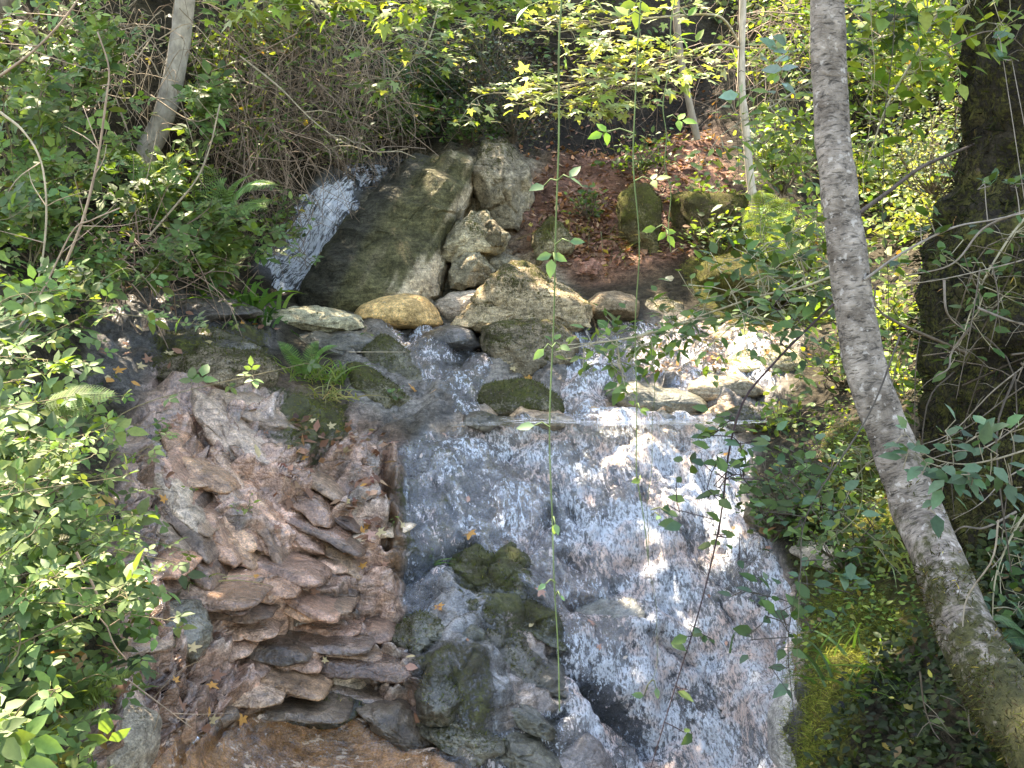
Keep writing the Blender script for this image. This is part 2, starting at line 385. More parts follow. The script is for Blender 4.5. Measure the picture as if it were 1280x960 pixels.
def terrace(p, nvec, period, s, sharp=.09):
    nvec = np.array(nvec) / np.linalg.norm(nvec)
    sp = p @ nvec; tt = sp / period + .9 * fbm(p * 1.1, 3, s) + .25 * fbm(p * 5, 3, s + 5); fl = np.floor(tt); fr = tt - fl
    return (fl + sstep(.5 - sharp, .5 + sharp, fr) - tt + 0.)[:, None] * period * nvec
disp = np.zeros_like(bp)
nb_ = N0.reshape(-1, 3)
t1 = terrace(bp, (.5, -.28, .82), .30, 3) + .8 * terrace(bp, (.5, -.28, .82), .10, 5); t2 = terrace(bp, (.22, -.30, .93), .19, 9) + .8 * terrace(bp, (.22, -.30, .93), .075, 15)
lw = sstep(620, 760, pyf)[:, None]
disp += (m_ledge * .95)[:, None] * (t1 * (1 - lw) + t2 * lw)
disp += (np.clip(m_rock2 + m_rockslope, 0, 1) * .6 * (1 - m_ledge))[:, None] * terrace(bp, (.5, -.3, .8), .3, 21)
disp += (m_slab * .55 * (1 - m_ledge))[:, None] * (terrace(bp, (.30, -.45, .84), .26, 31, .2) + .7 * terrace(bp, (.30, -.45, .84), .09, 33, .2))
# angular blocks
q = bp @ np.array([[.8, .2, -.56], [-.1, .97, .2], [.58, -.1, .8]]).T
f1, f2, idv, tx = worley(q * np.array([2.2, 2.6, 5.0]), 4)
blk = (idv - .5) * .16 + .05 * tx[:, 0] * (idv * 2 - 1) - .06 * (1 - sstep(0, .12, f2 - f1))
g1, g2, idw, ty = worley(q * np.array([6.5, 7, 14.0]), 14)
blk2 = (idw - .5) * .05 + .03 * ty[:, 0] - .02 * (1 - sstep(0, .12, g2 - g1))
amt = np.clip(m_ledge + .45 * m_rock2 + .5 * m_rockslope + .25 * m_slab, 0, 1) * (1 - .8 * m_water)
h = amt * (blk + blk2)
h += fbm(bp * 1.3, 4, 40) * np.where(rocky > .3, .07, .16) * (1 - .7 * m_water) * (1 - .5 * m_slab)
h += fbm(bp * 7, 4, 50) * (.028 * rocky + .03 * (1 - rocky)) * (1 - .6 * m_water)
h += m_slab * .15 * fbm(bp * np.array([1.9, 1.5, 1.5]), 3, 63)
h += m_slab * (.045 * np.abs(fbm(bp * np.array([3.2, 1.6, 1.6]), 4, 60)) + .02 * fbm(bp * 11, 3, 70))
for pl, w, a in CREV: h -= a * np.exp(-(lined(pxf, pyf, pl) / w) ** 2)
for bx, by, rx, ry, a in BUMP: h += a * np.exp(-((pxf - bx) / rx) ** 2 - ((pyf - by) / ry) ** 2)
h += pm(pxf, pyf, [(990,720),(1100,560),(1200,700),(1300,900),(1300,1100),(980,1100)], 40) * (.13 * fbm(bp * 2.6, 4, 83) + .10 * np.abs(fbm(bp * 5, 3, 85)))
h -= .5 * pm(pxf, pyf, [(640,90),(760,60),(880,80),(870,150),(760,180),(660,170)], 30)
disp += h[:, None] * nb_
edge = sstep(0, 60, np.minimum.reduce([pxf + 400, 1680 - pxf, pyf + 300, 1200 - pyf]))
GB = (bp + disp * edge[:, None]).reshape(NYg, NXg, 3)
# the water needs beds without pits
GN = gnormals(GB)
def glook(A, px, py):
    px = np.asarray(px, float); py = np.asarray(py, float)
    fx = np.clip((px - GX[0]) / STEP, 0, NXg - 1.001); fy = np.clip((py - GY[0]) / STEP, 0, NYg - 1.001)
    ix = fx.astype(int); iy = fy.astype(int); ax = (fx - ix)[..., None]; ay = (fy - iy)[..., None]
    return (A[iy, ix] * (1 - ax) + A[iy, ix + 1] * ax) * (1 - ay) + (A[iy + 1, ix] * (1 - ax) + A[iy + 1, ix + 1] * ax) * ay
def G(px, py): return glook(GB, px, py)
def Gn(px, py): return nrm(glook(GN, px, py))

# albedo of the ground by what it is made of, plus painted shade in the hollow
pp = GB.reshape(-1, 3)
def mixc(c, m, col, var=.25, s=0):
    n = fbm(pp * 2.3, 3, s)[:, None]
    return c * (1 - m[:, None]) + m[:, None] * np.array(col) * (1 + var * 2 * n)
alb = np.tile(np.array([.038, .030, .018]), (len(pp), 1))
alb = mixc(alb, np.clip(m_rockslope, 0, 1), (.26, .22, .15), .3, 1)
alb = mixc(alb, m_rock2, (.17, .145, .12), .35, 2)
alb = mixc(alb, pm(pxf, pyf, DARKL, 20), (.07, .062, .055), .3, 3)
alb = mixc(alb, m_ledge, (.36, .215, .145), .38, 4)
alb = mixc(alb, m_ledge * sstep(.15, .45, fbm(pp * 3.1, 4, 91)), (.17, .13, .10), .3, 5)
alb = mixc(alb, m_ledge * sstep(.2, .5, fbm(pp * 2.6, 4, 95)), (.50, .36, .27), .2, 5)
alb = mixc(alb, m_slab, (.13, .12, .11), .4, 6)
alb = mixc(alb, m_slab * sstep(-.1, .35, fbm(pp * np.array([2.4, 1.4, 1.4]), 4, 97)) * sstep(560, 700, pxf), (.52, .37, .27), .25, 8)
alb = mixc(alb, pm(pxf, pyf, [(472,600),(500,590),(505,740),(480,730)], 12), (.16, .085, .04), .25, 6)
alb = mixc(alb, m_bpool, (.52, .29, .13), .2, 7); alb = mixc(alb, m_pool, (.40, .26, .15), .2, 7)
alb = mixc(alb, m_ufall, (.12, .12, .12), .2, 7)
alb = mixc(alb, pm(pxf, pyf, [(620,40),(900,30),(900,165),(760,190),(640,190)], 25), (.022, .017, .012), .3, 12)  # shade of the hollow, painted into the ground colour
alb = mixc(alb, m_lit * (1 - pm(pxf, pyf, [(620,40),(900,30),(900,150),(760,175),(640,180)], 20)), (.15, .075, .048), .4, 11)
alb = np.clip(alb, .008, .7)
zone = np.stack([np.clip(np.maximum.reduce([m_slab, m_ledge * .95, m_rock2 * .35, m_ufall, m_bpool]), 0, 1), np.clip(m_moss * .95, 0, 1), m_lit], -1)

def gridfaces(ny, nx, keep=None):
    a = np.arange(ny * nx).reshape(ny, nx)
    f = np.stack([a[:-1, :-1], a[1:, :-1], a[1:, 1:], a[:-1, 1:]], -1).reshape(-1, 4)
    return f if keep is None else f[keep[:-1, :-1].ravel() & keep[1:, 1:].ravel()]
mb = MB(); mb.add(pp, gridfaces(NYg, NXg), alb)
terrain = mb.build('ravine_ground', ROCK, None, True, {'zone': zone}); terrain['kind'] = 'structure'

# floor behind and around so the ravine stands on land
mb = MB(); xs = np.linspace(-60, 60, 60); ys = np.linspace(-40, 90, 60); X, Y = np.meshgrid(xs, ys)
Z = CZ - 3.3 + .5 * fbm(np.stack([X.ravel(), Y.ravel(), 0 * X.ravel()], -1) * .2, 3, 5).reshape(X.shape) - 4 * sstep(2, 10, Y) + 0 * X
mb.add(np.stack([X, Y, Z], -1).reshape(-1, 3), gridfaces(60, 60), (.06, .05, .03))
o = mb.build('forest_floor', ROCK, None, True, {'zone': np.zeros((3600, 3))}); o['kind'] = 'structure'

# ------------------------------------------------------------------ water
SB = gsmooth(GB, 2); SN = gnormals(SB)
def water_sheet(name, poly, mat, off, foamf, amp=.012, step=2.5, sc=(16, 7, 7), feather=8, s=0, thresh=.35, flow=(.06, -.8, -.6), rag=10):
    poly = np.array(poly, float); x0, y0 = poly.min(0) - 10; x1, y1 = poly.max(0) + 10
    X, Y = np.meshgrid(np.arange(x0, x1, step), np.arange(y0, y1, step)); wv = np.stack([X.ravel() / 22, Y.ravel() / 22, 0 * X.ravel()], -1); jx = rag * fbm(wv, 3, s + 41).reshape(X.shape); jy = rag * fbm(wv, 3, s + 47).reshape(X.shape)
    m = pm(X + jx, Y + jy, poly, feather)
    B = glook(SB, X, Y); n = nrm(glook(SN, X, Y)); f = B.reshape(-1, 3)
    r = fbm(f * np.array(sc), 4, s) + .5 * np.abs(fbm(f * np.array(sc) * .4, 3, s + 3))
    hh = (off + amp * r.reshape(X.shape)) * np.minimum(1, m * 1.6) - .03 * (1 - np.minimum(1, m * 1.6))
    B = B + n * hh[..., None]
    fl = np.array(flow) / np.linalg.norm(flow); ac = nrm(np.cross(fl, [0.0, -.6, .8])); cr = np.cross(fl, ac); B3 = B.reshape(-1, 3); tc = np.stack([B3 @ ac, B3 @ fl, B3 @ cr], -1)
    fo = foamf(X.ravel(), Y.ravel(), f)
    keep = m > thresh * .3
    mb = MB(); mb.add(B.reshape(-1, 3), gridfaces(*X.shape, keep), (.8, .8, .8))
    o = mb.build(name, mat, None, True, {'zone': np.stack([fo, fo, fo], -1), 'tc': tc}); o['kind'] = 'structure'; return o
def cf(X, Y, f):
    v = .52 + .14 * sstep(600, 880, X) + .12 * sstep(780, 940, Y) * sstep(700, 850, X) - .14 * (1 - sstep(560, 680, X)) + .06 * (pm(X, Y, [(690,525),(900,525),(920,600),(700,600)], 30))
    v -= .25 * pm(X, Y, [(560,700),(680,690),(700,800),(690,890),(560,960),(510,850)], 30)
    v -= .3 * np.exp(-(lined(X, Y, [(738,868),(785,900),(815,935)]) / 16) ** 2) + .2 * np.exp(-(lined(X, Y, [(715,752),(760,757),(805,776)]) / 14) ** 2)
    return v
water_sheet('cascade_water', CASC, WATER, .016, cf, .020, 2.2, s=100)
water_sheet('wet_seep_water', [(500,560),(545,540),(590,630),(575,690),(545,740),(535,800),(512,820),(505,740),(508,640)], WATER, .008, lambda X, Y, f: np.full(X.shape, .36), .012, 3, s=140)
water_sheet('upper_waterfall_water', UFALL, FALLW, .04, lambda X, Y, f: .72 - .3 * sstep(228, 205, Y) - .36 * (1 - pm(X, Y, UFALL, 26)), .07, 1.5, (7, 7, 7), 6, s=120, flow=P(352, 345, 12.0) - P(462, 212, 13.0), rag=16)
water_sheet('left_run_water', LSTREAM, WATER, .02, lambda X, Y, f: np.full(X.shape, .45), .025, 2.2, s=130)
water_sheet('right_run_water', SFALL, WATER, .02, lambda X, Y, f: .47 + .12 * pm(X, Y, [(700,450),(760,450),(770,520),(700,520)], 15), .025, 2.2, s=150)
def flat_water(name, poly, z, mat, amp, s):
    poly = np.array(poly, float)
    # the flat outline lies on the level z
    v = (480 - poly[:, 1]) / F; zz = -sP + v * cP; y = cP + v * sP; d = (z - CZ) / zz * y
    pw = P(poly[:, 0], poly[:, 1], d)[:, :2]
    x0, y0 = pw.min(0); x1, y1 = pw.max(0)
    X, Y = np.meshgrid(np.arange(x0, x1, .02), np.arange(y0, y1, .02)); wv = np.stack([X.ravel() * 3, Y.ravel() * 3, 0 * X.ravel()], -1); m = pm(X + .10 * fbm(wv, 3, 7).reshape(X.shape), Y + .16 * fbm(wv, 3, 8).reshape(X.shape), pw, .03)
    f = np.stack([X, Y, 0 * X], -1).reshape(-1, 3)
    Z = z + amp * fbm(f * np.array([5, 9, 1]), 4, s).reshape(X.shape)
    mb = MB(); mb.add(np.stack([X, Y, Z], -1).reshape(-1, 3), gridfaces(*X.shape, m > .2), (.8, .8, .8))
    o = mb.build(name, mat, None, True, {'zone': np.full((X.size, 3), .5), 'tc': f}); o['kind'] = 'structure'
flat_water('pool_water', [(560,533),(600,519),(700,512),(900,513),(985,520),(930,530),(640,531)], CZ - 1.15, POOLW, .006, 160)
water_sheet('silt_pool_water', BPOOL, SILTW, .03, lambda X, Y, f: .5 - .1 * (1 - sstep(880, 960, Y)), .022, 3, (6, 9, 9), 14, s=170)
# ------------------------------------------------------------------ leaves
def T_(v, faces): return np.array(v, float), [np.array(f) for f in faces]
OVATE = T_([(0,0,0),(.30,.27,.05),(.66,.21,.03),(1,0,-.08),(.66,-.21,.03),(.30,-.27,.05),(.33,0,0),(.68,0,-.02)],
           [[(0,6,1),(7,3,2),(0,5,6),(7,4,3)], [(6,7,2,1),(5,4,7,6)]])
DIAM = T_([(0,0,0),(.45,.30,.04),(1,0,-.05),(.45,-.30,.04)], [[(0,2,1),(0,3,2)]])
BLADE = T_([(0,.03,0),(0,-.03,0),(.45,.03,.05),(.45,-.03,.05),(1,0,-.05)], [[(0,1,3,2)], [(2,3,4)]])
def _lobed():
    pts = [(0,0)]
    for a, r in ((-150,.28),(-118,.55),(-88,.33),(-58,.78),(-32,.42),(-8,.82),(0,1.0),(8,.82),(32,.42),(58,.78),(88,.33),(118,.55),(150,.28)):
        pts.append((.35 + .65 * r * math.cos(math.radians(a)), .65 * r * math.sin(math.radians(a)), -.10 * r * r))
    v = [(.35,0,.03)] + [p if len(p) == 3 else (*p, 0) for p in pts[1:]]
    n = len(v); return T_(v, [[(0, k, k + 1) for k in range(1, n - 1)]])
MAPLE = _lobed()
def leaves(mb, pos, dirs, nors, size, col, tpl=OVATE, width=1., curl=None):
    """many leaves of one outline; dirs = stalk to tip, nors = upper side"""
    pos = np.asarray(pos, float); N = len(pos)
    if N == 0: return
    d = nrm(np.asarray(dirs, float)); n = np.asarray(nors, float); n = nrm(n - d * (n * d).sum(-1, keepdims=True)); b = np.cross(n, d)
    size = np.broadcast_to(np.asarray(size, float), (N,)); tv, tf = tpl
    z = tv[:, 2][None] * np.ones((N, 1))
    if curl is not None: z = z + curl[:, None] * (tv[:, 0] ** 2 + 1.5 * tv[:, 1] ** 2)[None]
    v = pos[:, None] + size[:, None, None] * (tv[None, :, 0, None] * d[:, None] + width * tv[None, :, 1, None] * b[:, None] + z[..., None] * n[:, None])
    k = len(tv); off = (np.arange(N) * k)[:, None, None]
    col = np.asarray(col, float); col = np.tile(col, (N, 1)) if col.ndim == 1 else col
    mb.add(v.reshape(-1, 3), [(f[None] + off).reshape(-1, f.shape[1]) for f in tf], np.repeat(col, k, 0))
def palette(N, cols, var=.25, w=None):
    cols = np.array(cols, float); i = rng.choice(len(cols), N, p=w); c = cols[i]; od = rng.random((N, 1)) < (.025 if N > 60 else 0); c = np.where(od, np.where(rng.random((N, 1)) < .5, [.34, .27, .06], [.20, .12, .05]), c); return np.clip(c * (1 + var * rng.standard_normal((N, 1))) * (1 + .06 * rng.standard_normal((N, 3))), .004, .8)
BRAM = [(.100,.155,.042),(.125,.185,.055),(.080,.130,.045),(.165,.22,.06),(.21,.25,.07)]; BW = [.3,.3,.2,.15,.05]
DARKG = [(.042,.075,.022),(.055,.095,.027),(.075,.125,.035)]  # dark leaf greens; also paint shade into leaves standing in shadow
BRIGHT = [(.13,.20,.035),(.17,.24,.04),(.22,.27,.05),(.09,.16,.03)]  # fresh greens; also put sun glow into backlit leaves
YELL = [(.26,.31,.10),(.31,.35,.14),(.20,.26,.07),(.36,.37,.18)]  # pale yellows that put the sunlit look into leaf colour
GREYG = [(.065,.115,.065),(.085,.14,.08),(.05,.095,.05)]
def rdir(N, up=0.): 
    v = rng.standard_normal((N, 3)); v[:, 2] += up; return nrm(v)
# ------------------------------------------------------------------ stones that stand on the bed
def resample(poly, M):
    poly = np.array(poly, float); q = np.concatenate([poly, poly[:1]]); L = np.hypot(*np.diff(q, axis=0).T); c = np.concatenate([[0], np.cumsum(L)])
    t = np.arange(M) / M * c[-1]
    r = np.stack([np.interp(t, c, q[:, k]) for k in (0, 1)], -1)
    return r
_rs = [0]
def rock(name, label, poly, d, thick, p=2.6, lean=0., col=(.26, .22, .16), wet=.2, moss=.3, rough=.5, group=None, var=.3, M=64, K=22, terr=0., side=0., soft=2, cuts=True, colf=None):
    """silhouette from the photo at its own distance, given real thickness front to back; lean = metres back per metre up"""
    _rs[0] += 1; s = 300 + _rs[0] * 7
    r = resample(poly, M)
    for _ in range(soft): r = (np.roll(r, 1, 0) + 2 * r + np.roll(r, -1, 0)) / 4
    cx, cy = r.mean(0)
    if cy > 470: d = float(G(cx, cy)[1]) + (d if d < 1 else .05)
    Pw = P(r[:, 0], r[:, 1], np.full(M, d)); Cw = P(cx, cy, d)
    ts = np.sin(np.linspace(-math.pi / 2, math.pi / 2, K)); ts[0] *= .999; ts[-1] *= .999
    sc = (1 - np.abs(ts) ** p) ** (1 / p)
    V = []
    for t_, k_ in zip(ts, sc):
        o = (Pw - Cw) * k_
        q = Cw + o; q[:, 1] += t_ * thick / 2 + o[:, 2] * lean; q[:, 0] += t_ * side; V.append(q)
    V = np.array(V); base = V.reshape(-1, 3)
    f = []
    a = np.arange(K * M).reshape(K, M); b = np.roll(a, -1, 1)
    f = np.stack([a[:-1], b[:-1], b[1:], a[1:]], -1).reshape(-1, 4)
    caps = [np.stack([np.full(M, K * M), np.roll(a[0], -1), a[0]], -1), np.stack([np.full(M, K * M + 1), a[-1], np.roll(a[-1], -1)], -1)]
    base = np.concatenate([base, V[0].mean(0)[None], V[-1].mean(0)[None]])
    ext = np.abs(base - Cw).max(0); u = (base - Cw) / ext
    if rough >= .3 and cuts:
        pn = nrm(rng.standard_normal((18, 3))); ph = rng.uniform(.74, 1.06, 18); dt = u @ pn.T
        base = Cw + u * np.minimum(1, np.where(dt > 1e-3, ph / np.maximum(dt, 1e-3), 9).min(1))[:, None] * ext
    # rough facets
    size = np.ptp(base, axis=0).max(); n = nrm(base - Cw)
    x1, x2, xi, xt = worley(base * (3.2 / max(size, .25)) + s, s)
    dd = rough * size * (.07 * (xi - .5) + .10 * fbm(base * (2.2 / size) + s, 4, s) + .035 * fbm(base * (9 / size), 3, s + 3) - .03 * (1 - sstep(0, .10, x2 - x1)))
    base = base + n * dd[:, None]
    if terr: base = base + terr * terrace(base, (.35, -.3, .88), .11 * max(1, size), s, .2)
    c = np.array(col) * np.array([1.10, 1.0, .84]) * (1 + var * 1.6 * fbm(base * 2.4 + s, 3, s))[:, None] * (1 + .10 * rng.standard_normal() + .025 * rng.standard_normal(3))
    if colf is not None: c = colf(base, c)
    mb = MB(); mb.add(base, [f] + caps, np.clip(c, .01, .8))
    mo = np.clip(moss + .22 * (base[:, 2] - Cw[2]) / (size * .4), 0, 1)
    # the mesh is local to an origin at its middle
    o = mb.build(name, ROCK, None, True, {'zone': np.stack([np.full(len(base), wet), mo, 0 * mo], -1)})
    me = o.data; off = base.mean(0); co = (base - off).astype(np.float32)
    me.vertices.foreach_set('co', co.ravel()); o.location = off; me.update()
    if moss >= .3 and name != 'rock_layer':
        k = int(min(12000, 5200 * size * size + 900)); nv = np.zeros_like(base); fv = base[f]; fn = np.cross(fv[:, 1] - fv[:, 0], fv[:, 2] - fv[:, 0]); ar = np.linalg.norm(fn, axis=1); fi = rng.choice(len(f), k, p=ar / ar.sum())
        w4 = rng.dirichlet([1, 1, 1, 1], k); q = (base[f[fi]] * w4[..., None]).sum(1); nn = nrm(fn[fi]); sg = np.sign((nn * (q - Cw)).sum(-1)); nn = nn * np.where(sg == 0, 1, sg)[:, None]
        kp = (nn[:, 2] * .45 + moss + .8 * fbm(q * 4.5, 4, s + 9) + .2 * rng.standard_normal(k)) > .50; mm = MB()
        leaves(mm, (q - off)[kp], (rdir(k) + nn * .7)[kp], nn[kp], rng.uniform(.012, .032, k)[kp], palette(k, [(.075,.085,.018),(.045,.05,.014),(.11,.115,.025),(.06,.05,.02)], .3)[kp], BLADE, 2.2)
        if kp.sum() > 20: mm.build('moss', MOSSM, o)['kind'] = 'stuff'
    return tag(o, label, 'rock', group)

GREY, WARM, RED, DARK = (.27, .25, .20), (.33, .28, .19), (.36, .24, .18), (.10, .09, .075)
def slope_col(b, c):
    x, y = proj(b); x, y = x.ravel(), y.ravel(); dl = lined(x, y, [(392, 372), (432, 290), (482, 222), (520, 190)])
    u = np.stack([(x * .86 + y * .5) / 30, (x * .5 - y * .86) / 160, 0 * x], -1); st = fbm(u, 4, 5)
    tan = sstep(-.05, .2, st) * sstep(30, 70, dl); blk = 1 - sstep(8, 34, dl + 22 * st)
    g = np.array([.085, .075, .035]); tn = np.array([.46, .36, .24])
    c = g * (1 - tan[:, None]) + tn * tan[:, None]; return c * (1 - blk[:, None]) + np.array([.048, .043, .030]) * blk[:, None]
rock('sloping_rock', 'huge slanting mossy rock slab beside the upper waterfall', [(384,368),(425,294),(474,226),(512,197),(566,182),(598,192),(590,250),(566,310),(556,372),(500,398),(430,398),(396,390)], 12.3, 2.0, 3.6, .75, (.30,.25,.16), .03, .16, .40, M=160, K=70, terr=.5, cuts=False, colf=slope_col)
rock('mossy_rock', 'dark mossy rock hump right of the big slanting slab', [(583,215),(598,178),(632,172),(660,215),(668,260),(655,296),(630,305),(602,275)], 13.0, 1.4, 2.6, .5, (.26,.23,.17), .1, .26, .8, M=90, K=40)
rock('cracked_rock', 'pale angular rock with lichen edges in the cracked pile', [(548,318),(570,285),(592,262),(618,272),(640,296),(622,316),(590,322),(560,340)], 11.9, .8, 4, .3, (.34,.31,.23), .05, .28, .9, terr=.6)
rock('cracked_rock', 'squat brown rock block with white edge low in the cracked pile', [(556,346),(575,318),(600,312),(622,330),(612,354),(580,362),(558,362)], 11.6, .7, 4, .2, (.27,.24,.19), .05, .2, .9, terr=.6)
rock('cracked_rock', 'narrow upright grey rock at the left of the cracked pile', [(530,330),(548,312),(556,330),(553,362),(535,366),(524,350)], 11.6, .5, 3, .2, (.34,.31,.25), .05, .2, .7)
rock('cracked_rock', 'dark rock wedge with a black hollow behind the cracked pile', [(600,280),(618,276),(636,296),(630,312),(606,306)], 11.75, .6, 4, .2, (.14,.12,.09), .05, .1, .8)
rock('boulder', 'smooth orange rounded boulder below the upper waterfall', [(438,396),(452,381),(478,371),(508,367),(532,371),(548,387),(556,406),(538,411),(470,409)], 11.0, .8, 2.1, .2, (.50,.35,.18), .05, -.2, .25, var=.12)
rock('boulder', 'pale grey wet stone beside the orange boulder', [(540,378),(565,366),(602,362),(604,390),(575,412),(548,402)], 11.25, .5, 2.3, .3, (.38,.34,.29), .3, -.1, .4)
rock('boulder', 'large pale slanting boulder with mossy top in mid stream', [(568,408),(600,365),(632,337),(662,333),(690,346),(722,362),(748,386),(742,408),(690,416),(640,412),(600,410)], 10.9, 1.2, 3.6, .35, (.34,.275,.19), .1, .33, .9, M=110, K=46, cuts=False, terr=.6)
rock('boulder', 'dark rounded boulder right of the large pale boulder', [(733,378),(748,366),(788,361),(804,374),(796,401),(762,406),(735,404)], 10.9, .6, 2.4, .2, (.19,.16,.11), .1, .14, .35)
rock('boulder', 'pale yellow mossy boulder right of the dark round boulder', [(775,408),(800,376),(832,364),(855,374),(862,400),(825,414)], 11.2, .7, 2.6, .4, (.42,.38,.28), .05, .34, .5)
rock('boulder', 'small pale boulder half way up beside hanging shoots', [(803,362),(814,346),(838,340),(852,352),(842,367),(820,368)], 11.7, .5, 2.4, .2, (.38,.35,.26), .05, .2, .4)
rock('boulder', 'small reddish boulder at the foot of the leaf slope', [(714,346),(724,326),(748,320),(757,340),(742,352)], 12.0, .5, 2.4, .2, (.24,.14,.11), .05, .1, .5)
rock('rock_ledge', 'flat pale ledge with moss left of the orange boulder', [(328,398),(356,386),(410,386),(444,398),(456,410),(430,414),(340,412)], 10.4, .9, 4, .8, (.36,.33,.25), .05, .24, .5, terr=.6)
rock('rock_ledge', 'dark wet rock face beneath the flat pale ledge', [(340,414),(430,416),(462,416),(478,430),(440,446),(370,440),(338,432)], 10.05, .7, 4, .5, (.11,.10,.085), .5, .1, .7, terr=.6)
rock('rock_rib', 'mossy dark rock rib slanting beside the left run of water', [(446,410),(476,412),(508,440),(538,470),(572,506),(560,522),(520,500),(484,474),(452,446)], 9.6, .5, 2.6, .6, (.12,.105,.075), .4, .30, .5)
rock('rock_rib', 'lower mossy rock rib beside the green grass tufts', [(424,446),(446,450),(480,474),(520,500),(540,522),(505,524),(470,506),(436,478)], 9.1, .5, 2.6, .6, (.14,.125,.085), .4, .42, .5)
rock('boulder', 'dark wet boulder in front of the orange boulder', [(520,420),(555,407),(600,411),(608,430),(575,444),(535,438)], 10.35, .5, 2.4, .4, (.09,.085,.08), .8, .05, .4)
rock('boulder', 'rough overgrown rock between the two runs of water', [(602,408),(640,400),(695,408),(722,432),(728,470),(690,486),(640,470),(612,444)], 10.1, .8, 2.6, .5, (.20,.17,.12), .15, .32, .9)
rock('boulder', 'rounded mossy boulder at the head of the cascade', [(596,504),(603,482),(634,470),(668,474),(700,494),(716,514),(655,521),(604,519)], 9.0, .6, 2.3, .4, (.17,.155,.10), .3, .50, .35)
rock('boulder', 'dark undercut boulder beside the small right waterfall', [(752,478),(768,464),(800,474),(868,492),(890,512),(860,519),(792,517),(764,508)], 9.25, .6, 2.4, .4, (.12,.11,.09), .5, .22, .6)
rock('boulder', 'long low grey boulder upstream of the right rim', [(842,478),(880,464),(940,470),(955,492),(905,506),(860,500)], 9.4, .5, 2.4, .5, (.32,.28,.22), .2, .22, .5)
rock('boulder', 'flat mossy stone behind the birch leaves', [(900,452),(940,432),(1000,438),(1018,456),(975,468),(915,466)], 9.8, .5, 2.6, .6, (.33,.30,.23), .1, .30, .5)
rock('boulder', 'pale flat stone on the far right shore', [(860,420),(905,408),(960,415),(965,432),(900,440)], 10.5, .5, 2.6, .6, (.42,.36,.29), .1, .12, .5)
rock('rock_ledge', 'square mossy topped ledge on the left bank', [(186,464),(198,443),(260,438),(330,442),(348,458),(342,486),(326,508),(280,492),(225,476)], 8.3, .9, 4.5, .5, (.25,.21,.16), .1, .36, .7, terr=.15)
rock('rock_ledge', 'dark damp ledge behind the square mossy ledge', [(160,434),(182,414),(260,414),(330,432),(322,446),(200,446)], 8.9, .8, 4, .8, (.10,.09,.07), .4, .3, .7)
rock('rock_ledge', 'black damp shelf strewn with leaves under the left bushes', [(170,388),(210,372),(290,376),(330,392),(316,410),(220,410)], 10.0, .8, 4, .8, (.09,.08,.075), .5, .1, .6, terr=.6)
rock('rock_slab', 'long pale slanting slab across the left bank', [(210,484),(234,482),(290,520),(330,556),(374,596),(372,622),(346,612),(300,572),(258,538)], 7.1, .36, 4, .5, (.42,.32,.25), .8, -.1, .9, terr=.25)
rock('rock_slab', 'broken layered slab above the long pale slab', [(240,486),(300,492),(340,510),(388,540),(402,562),(384,570),(340,556),(300,528)], 7.35, .4, 4, .4, (.30,.22,.17), .8, .0, 1.0, terr=.3)
rock('rock_slab', 'dark edged slab pointing down to the mossy corner', [(322,508),(356,510),(392,540),(404,560),(396,568),(356,548)], 7.5, .3, 4, .4, (.32,.23,.18), .8, .0, .9, terr=.2)
rock('rock_slab', 'reddish slanting slab in the middle of the dry steps', [(300,616),(330,612),(376,650),(420,688),(412,704),(368,690),(326,660)], 6.6, .3, 4, .5, (.46,.32,.25), .7, .0, .9, terr=.2)
rock('rock_slab', 'grey slab with mossy head among the left leaves', [(172,590),(198,584),(248,636),(276,678),(268,692),(226,656)], 5.75, .3, 4, .4, (.38,.32,.25), .7, .1, .9, terr=.2)
rock('rock_block', 'wet shining block at the foot of the left bushes', [(156,776),(196,746),(236,752),(260,788),(256,822),(214,816),(170,804)], 5.15, .4, 3.5, .3, (.22,.20,.18), .9, .02, .9, terr=.5)
rock('rock_block', 'dark block among the reddish layers above the brown pool', [(330,700),(356,690),(398,700),(404,716),(360,722)], 6.25, .4, 3.5, .4, (.20,.15,.12), .6, .05, .8)
rock('rock_slab', 'pale tilted slab just above the brown pool', [(384,804),(410,812),(448,840),(478,872),(444,884),(408,852)], 5.55, .3, 4, .5, (.50,.41,.33), .4, .04, .4)
rock('rock_ledge', 'black mossy ledge along the edge of the brown pool', [(312,888),(350,872),(410,868),(458,878),(436,894),(366,900)], 5.15, .4, 3, .5, (.06,.06,.05), .5, .35, .7)
rock('rock_ledge', 'dark broken ledge at the right end of the brown pool', [(440,880),(500,884),(546,920),(560,944),(520,934),(470,906)], 5.1, .35, 3, .4, (.09,.075,.06), .7, .1, .8)
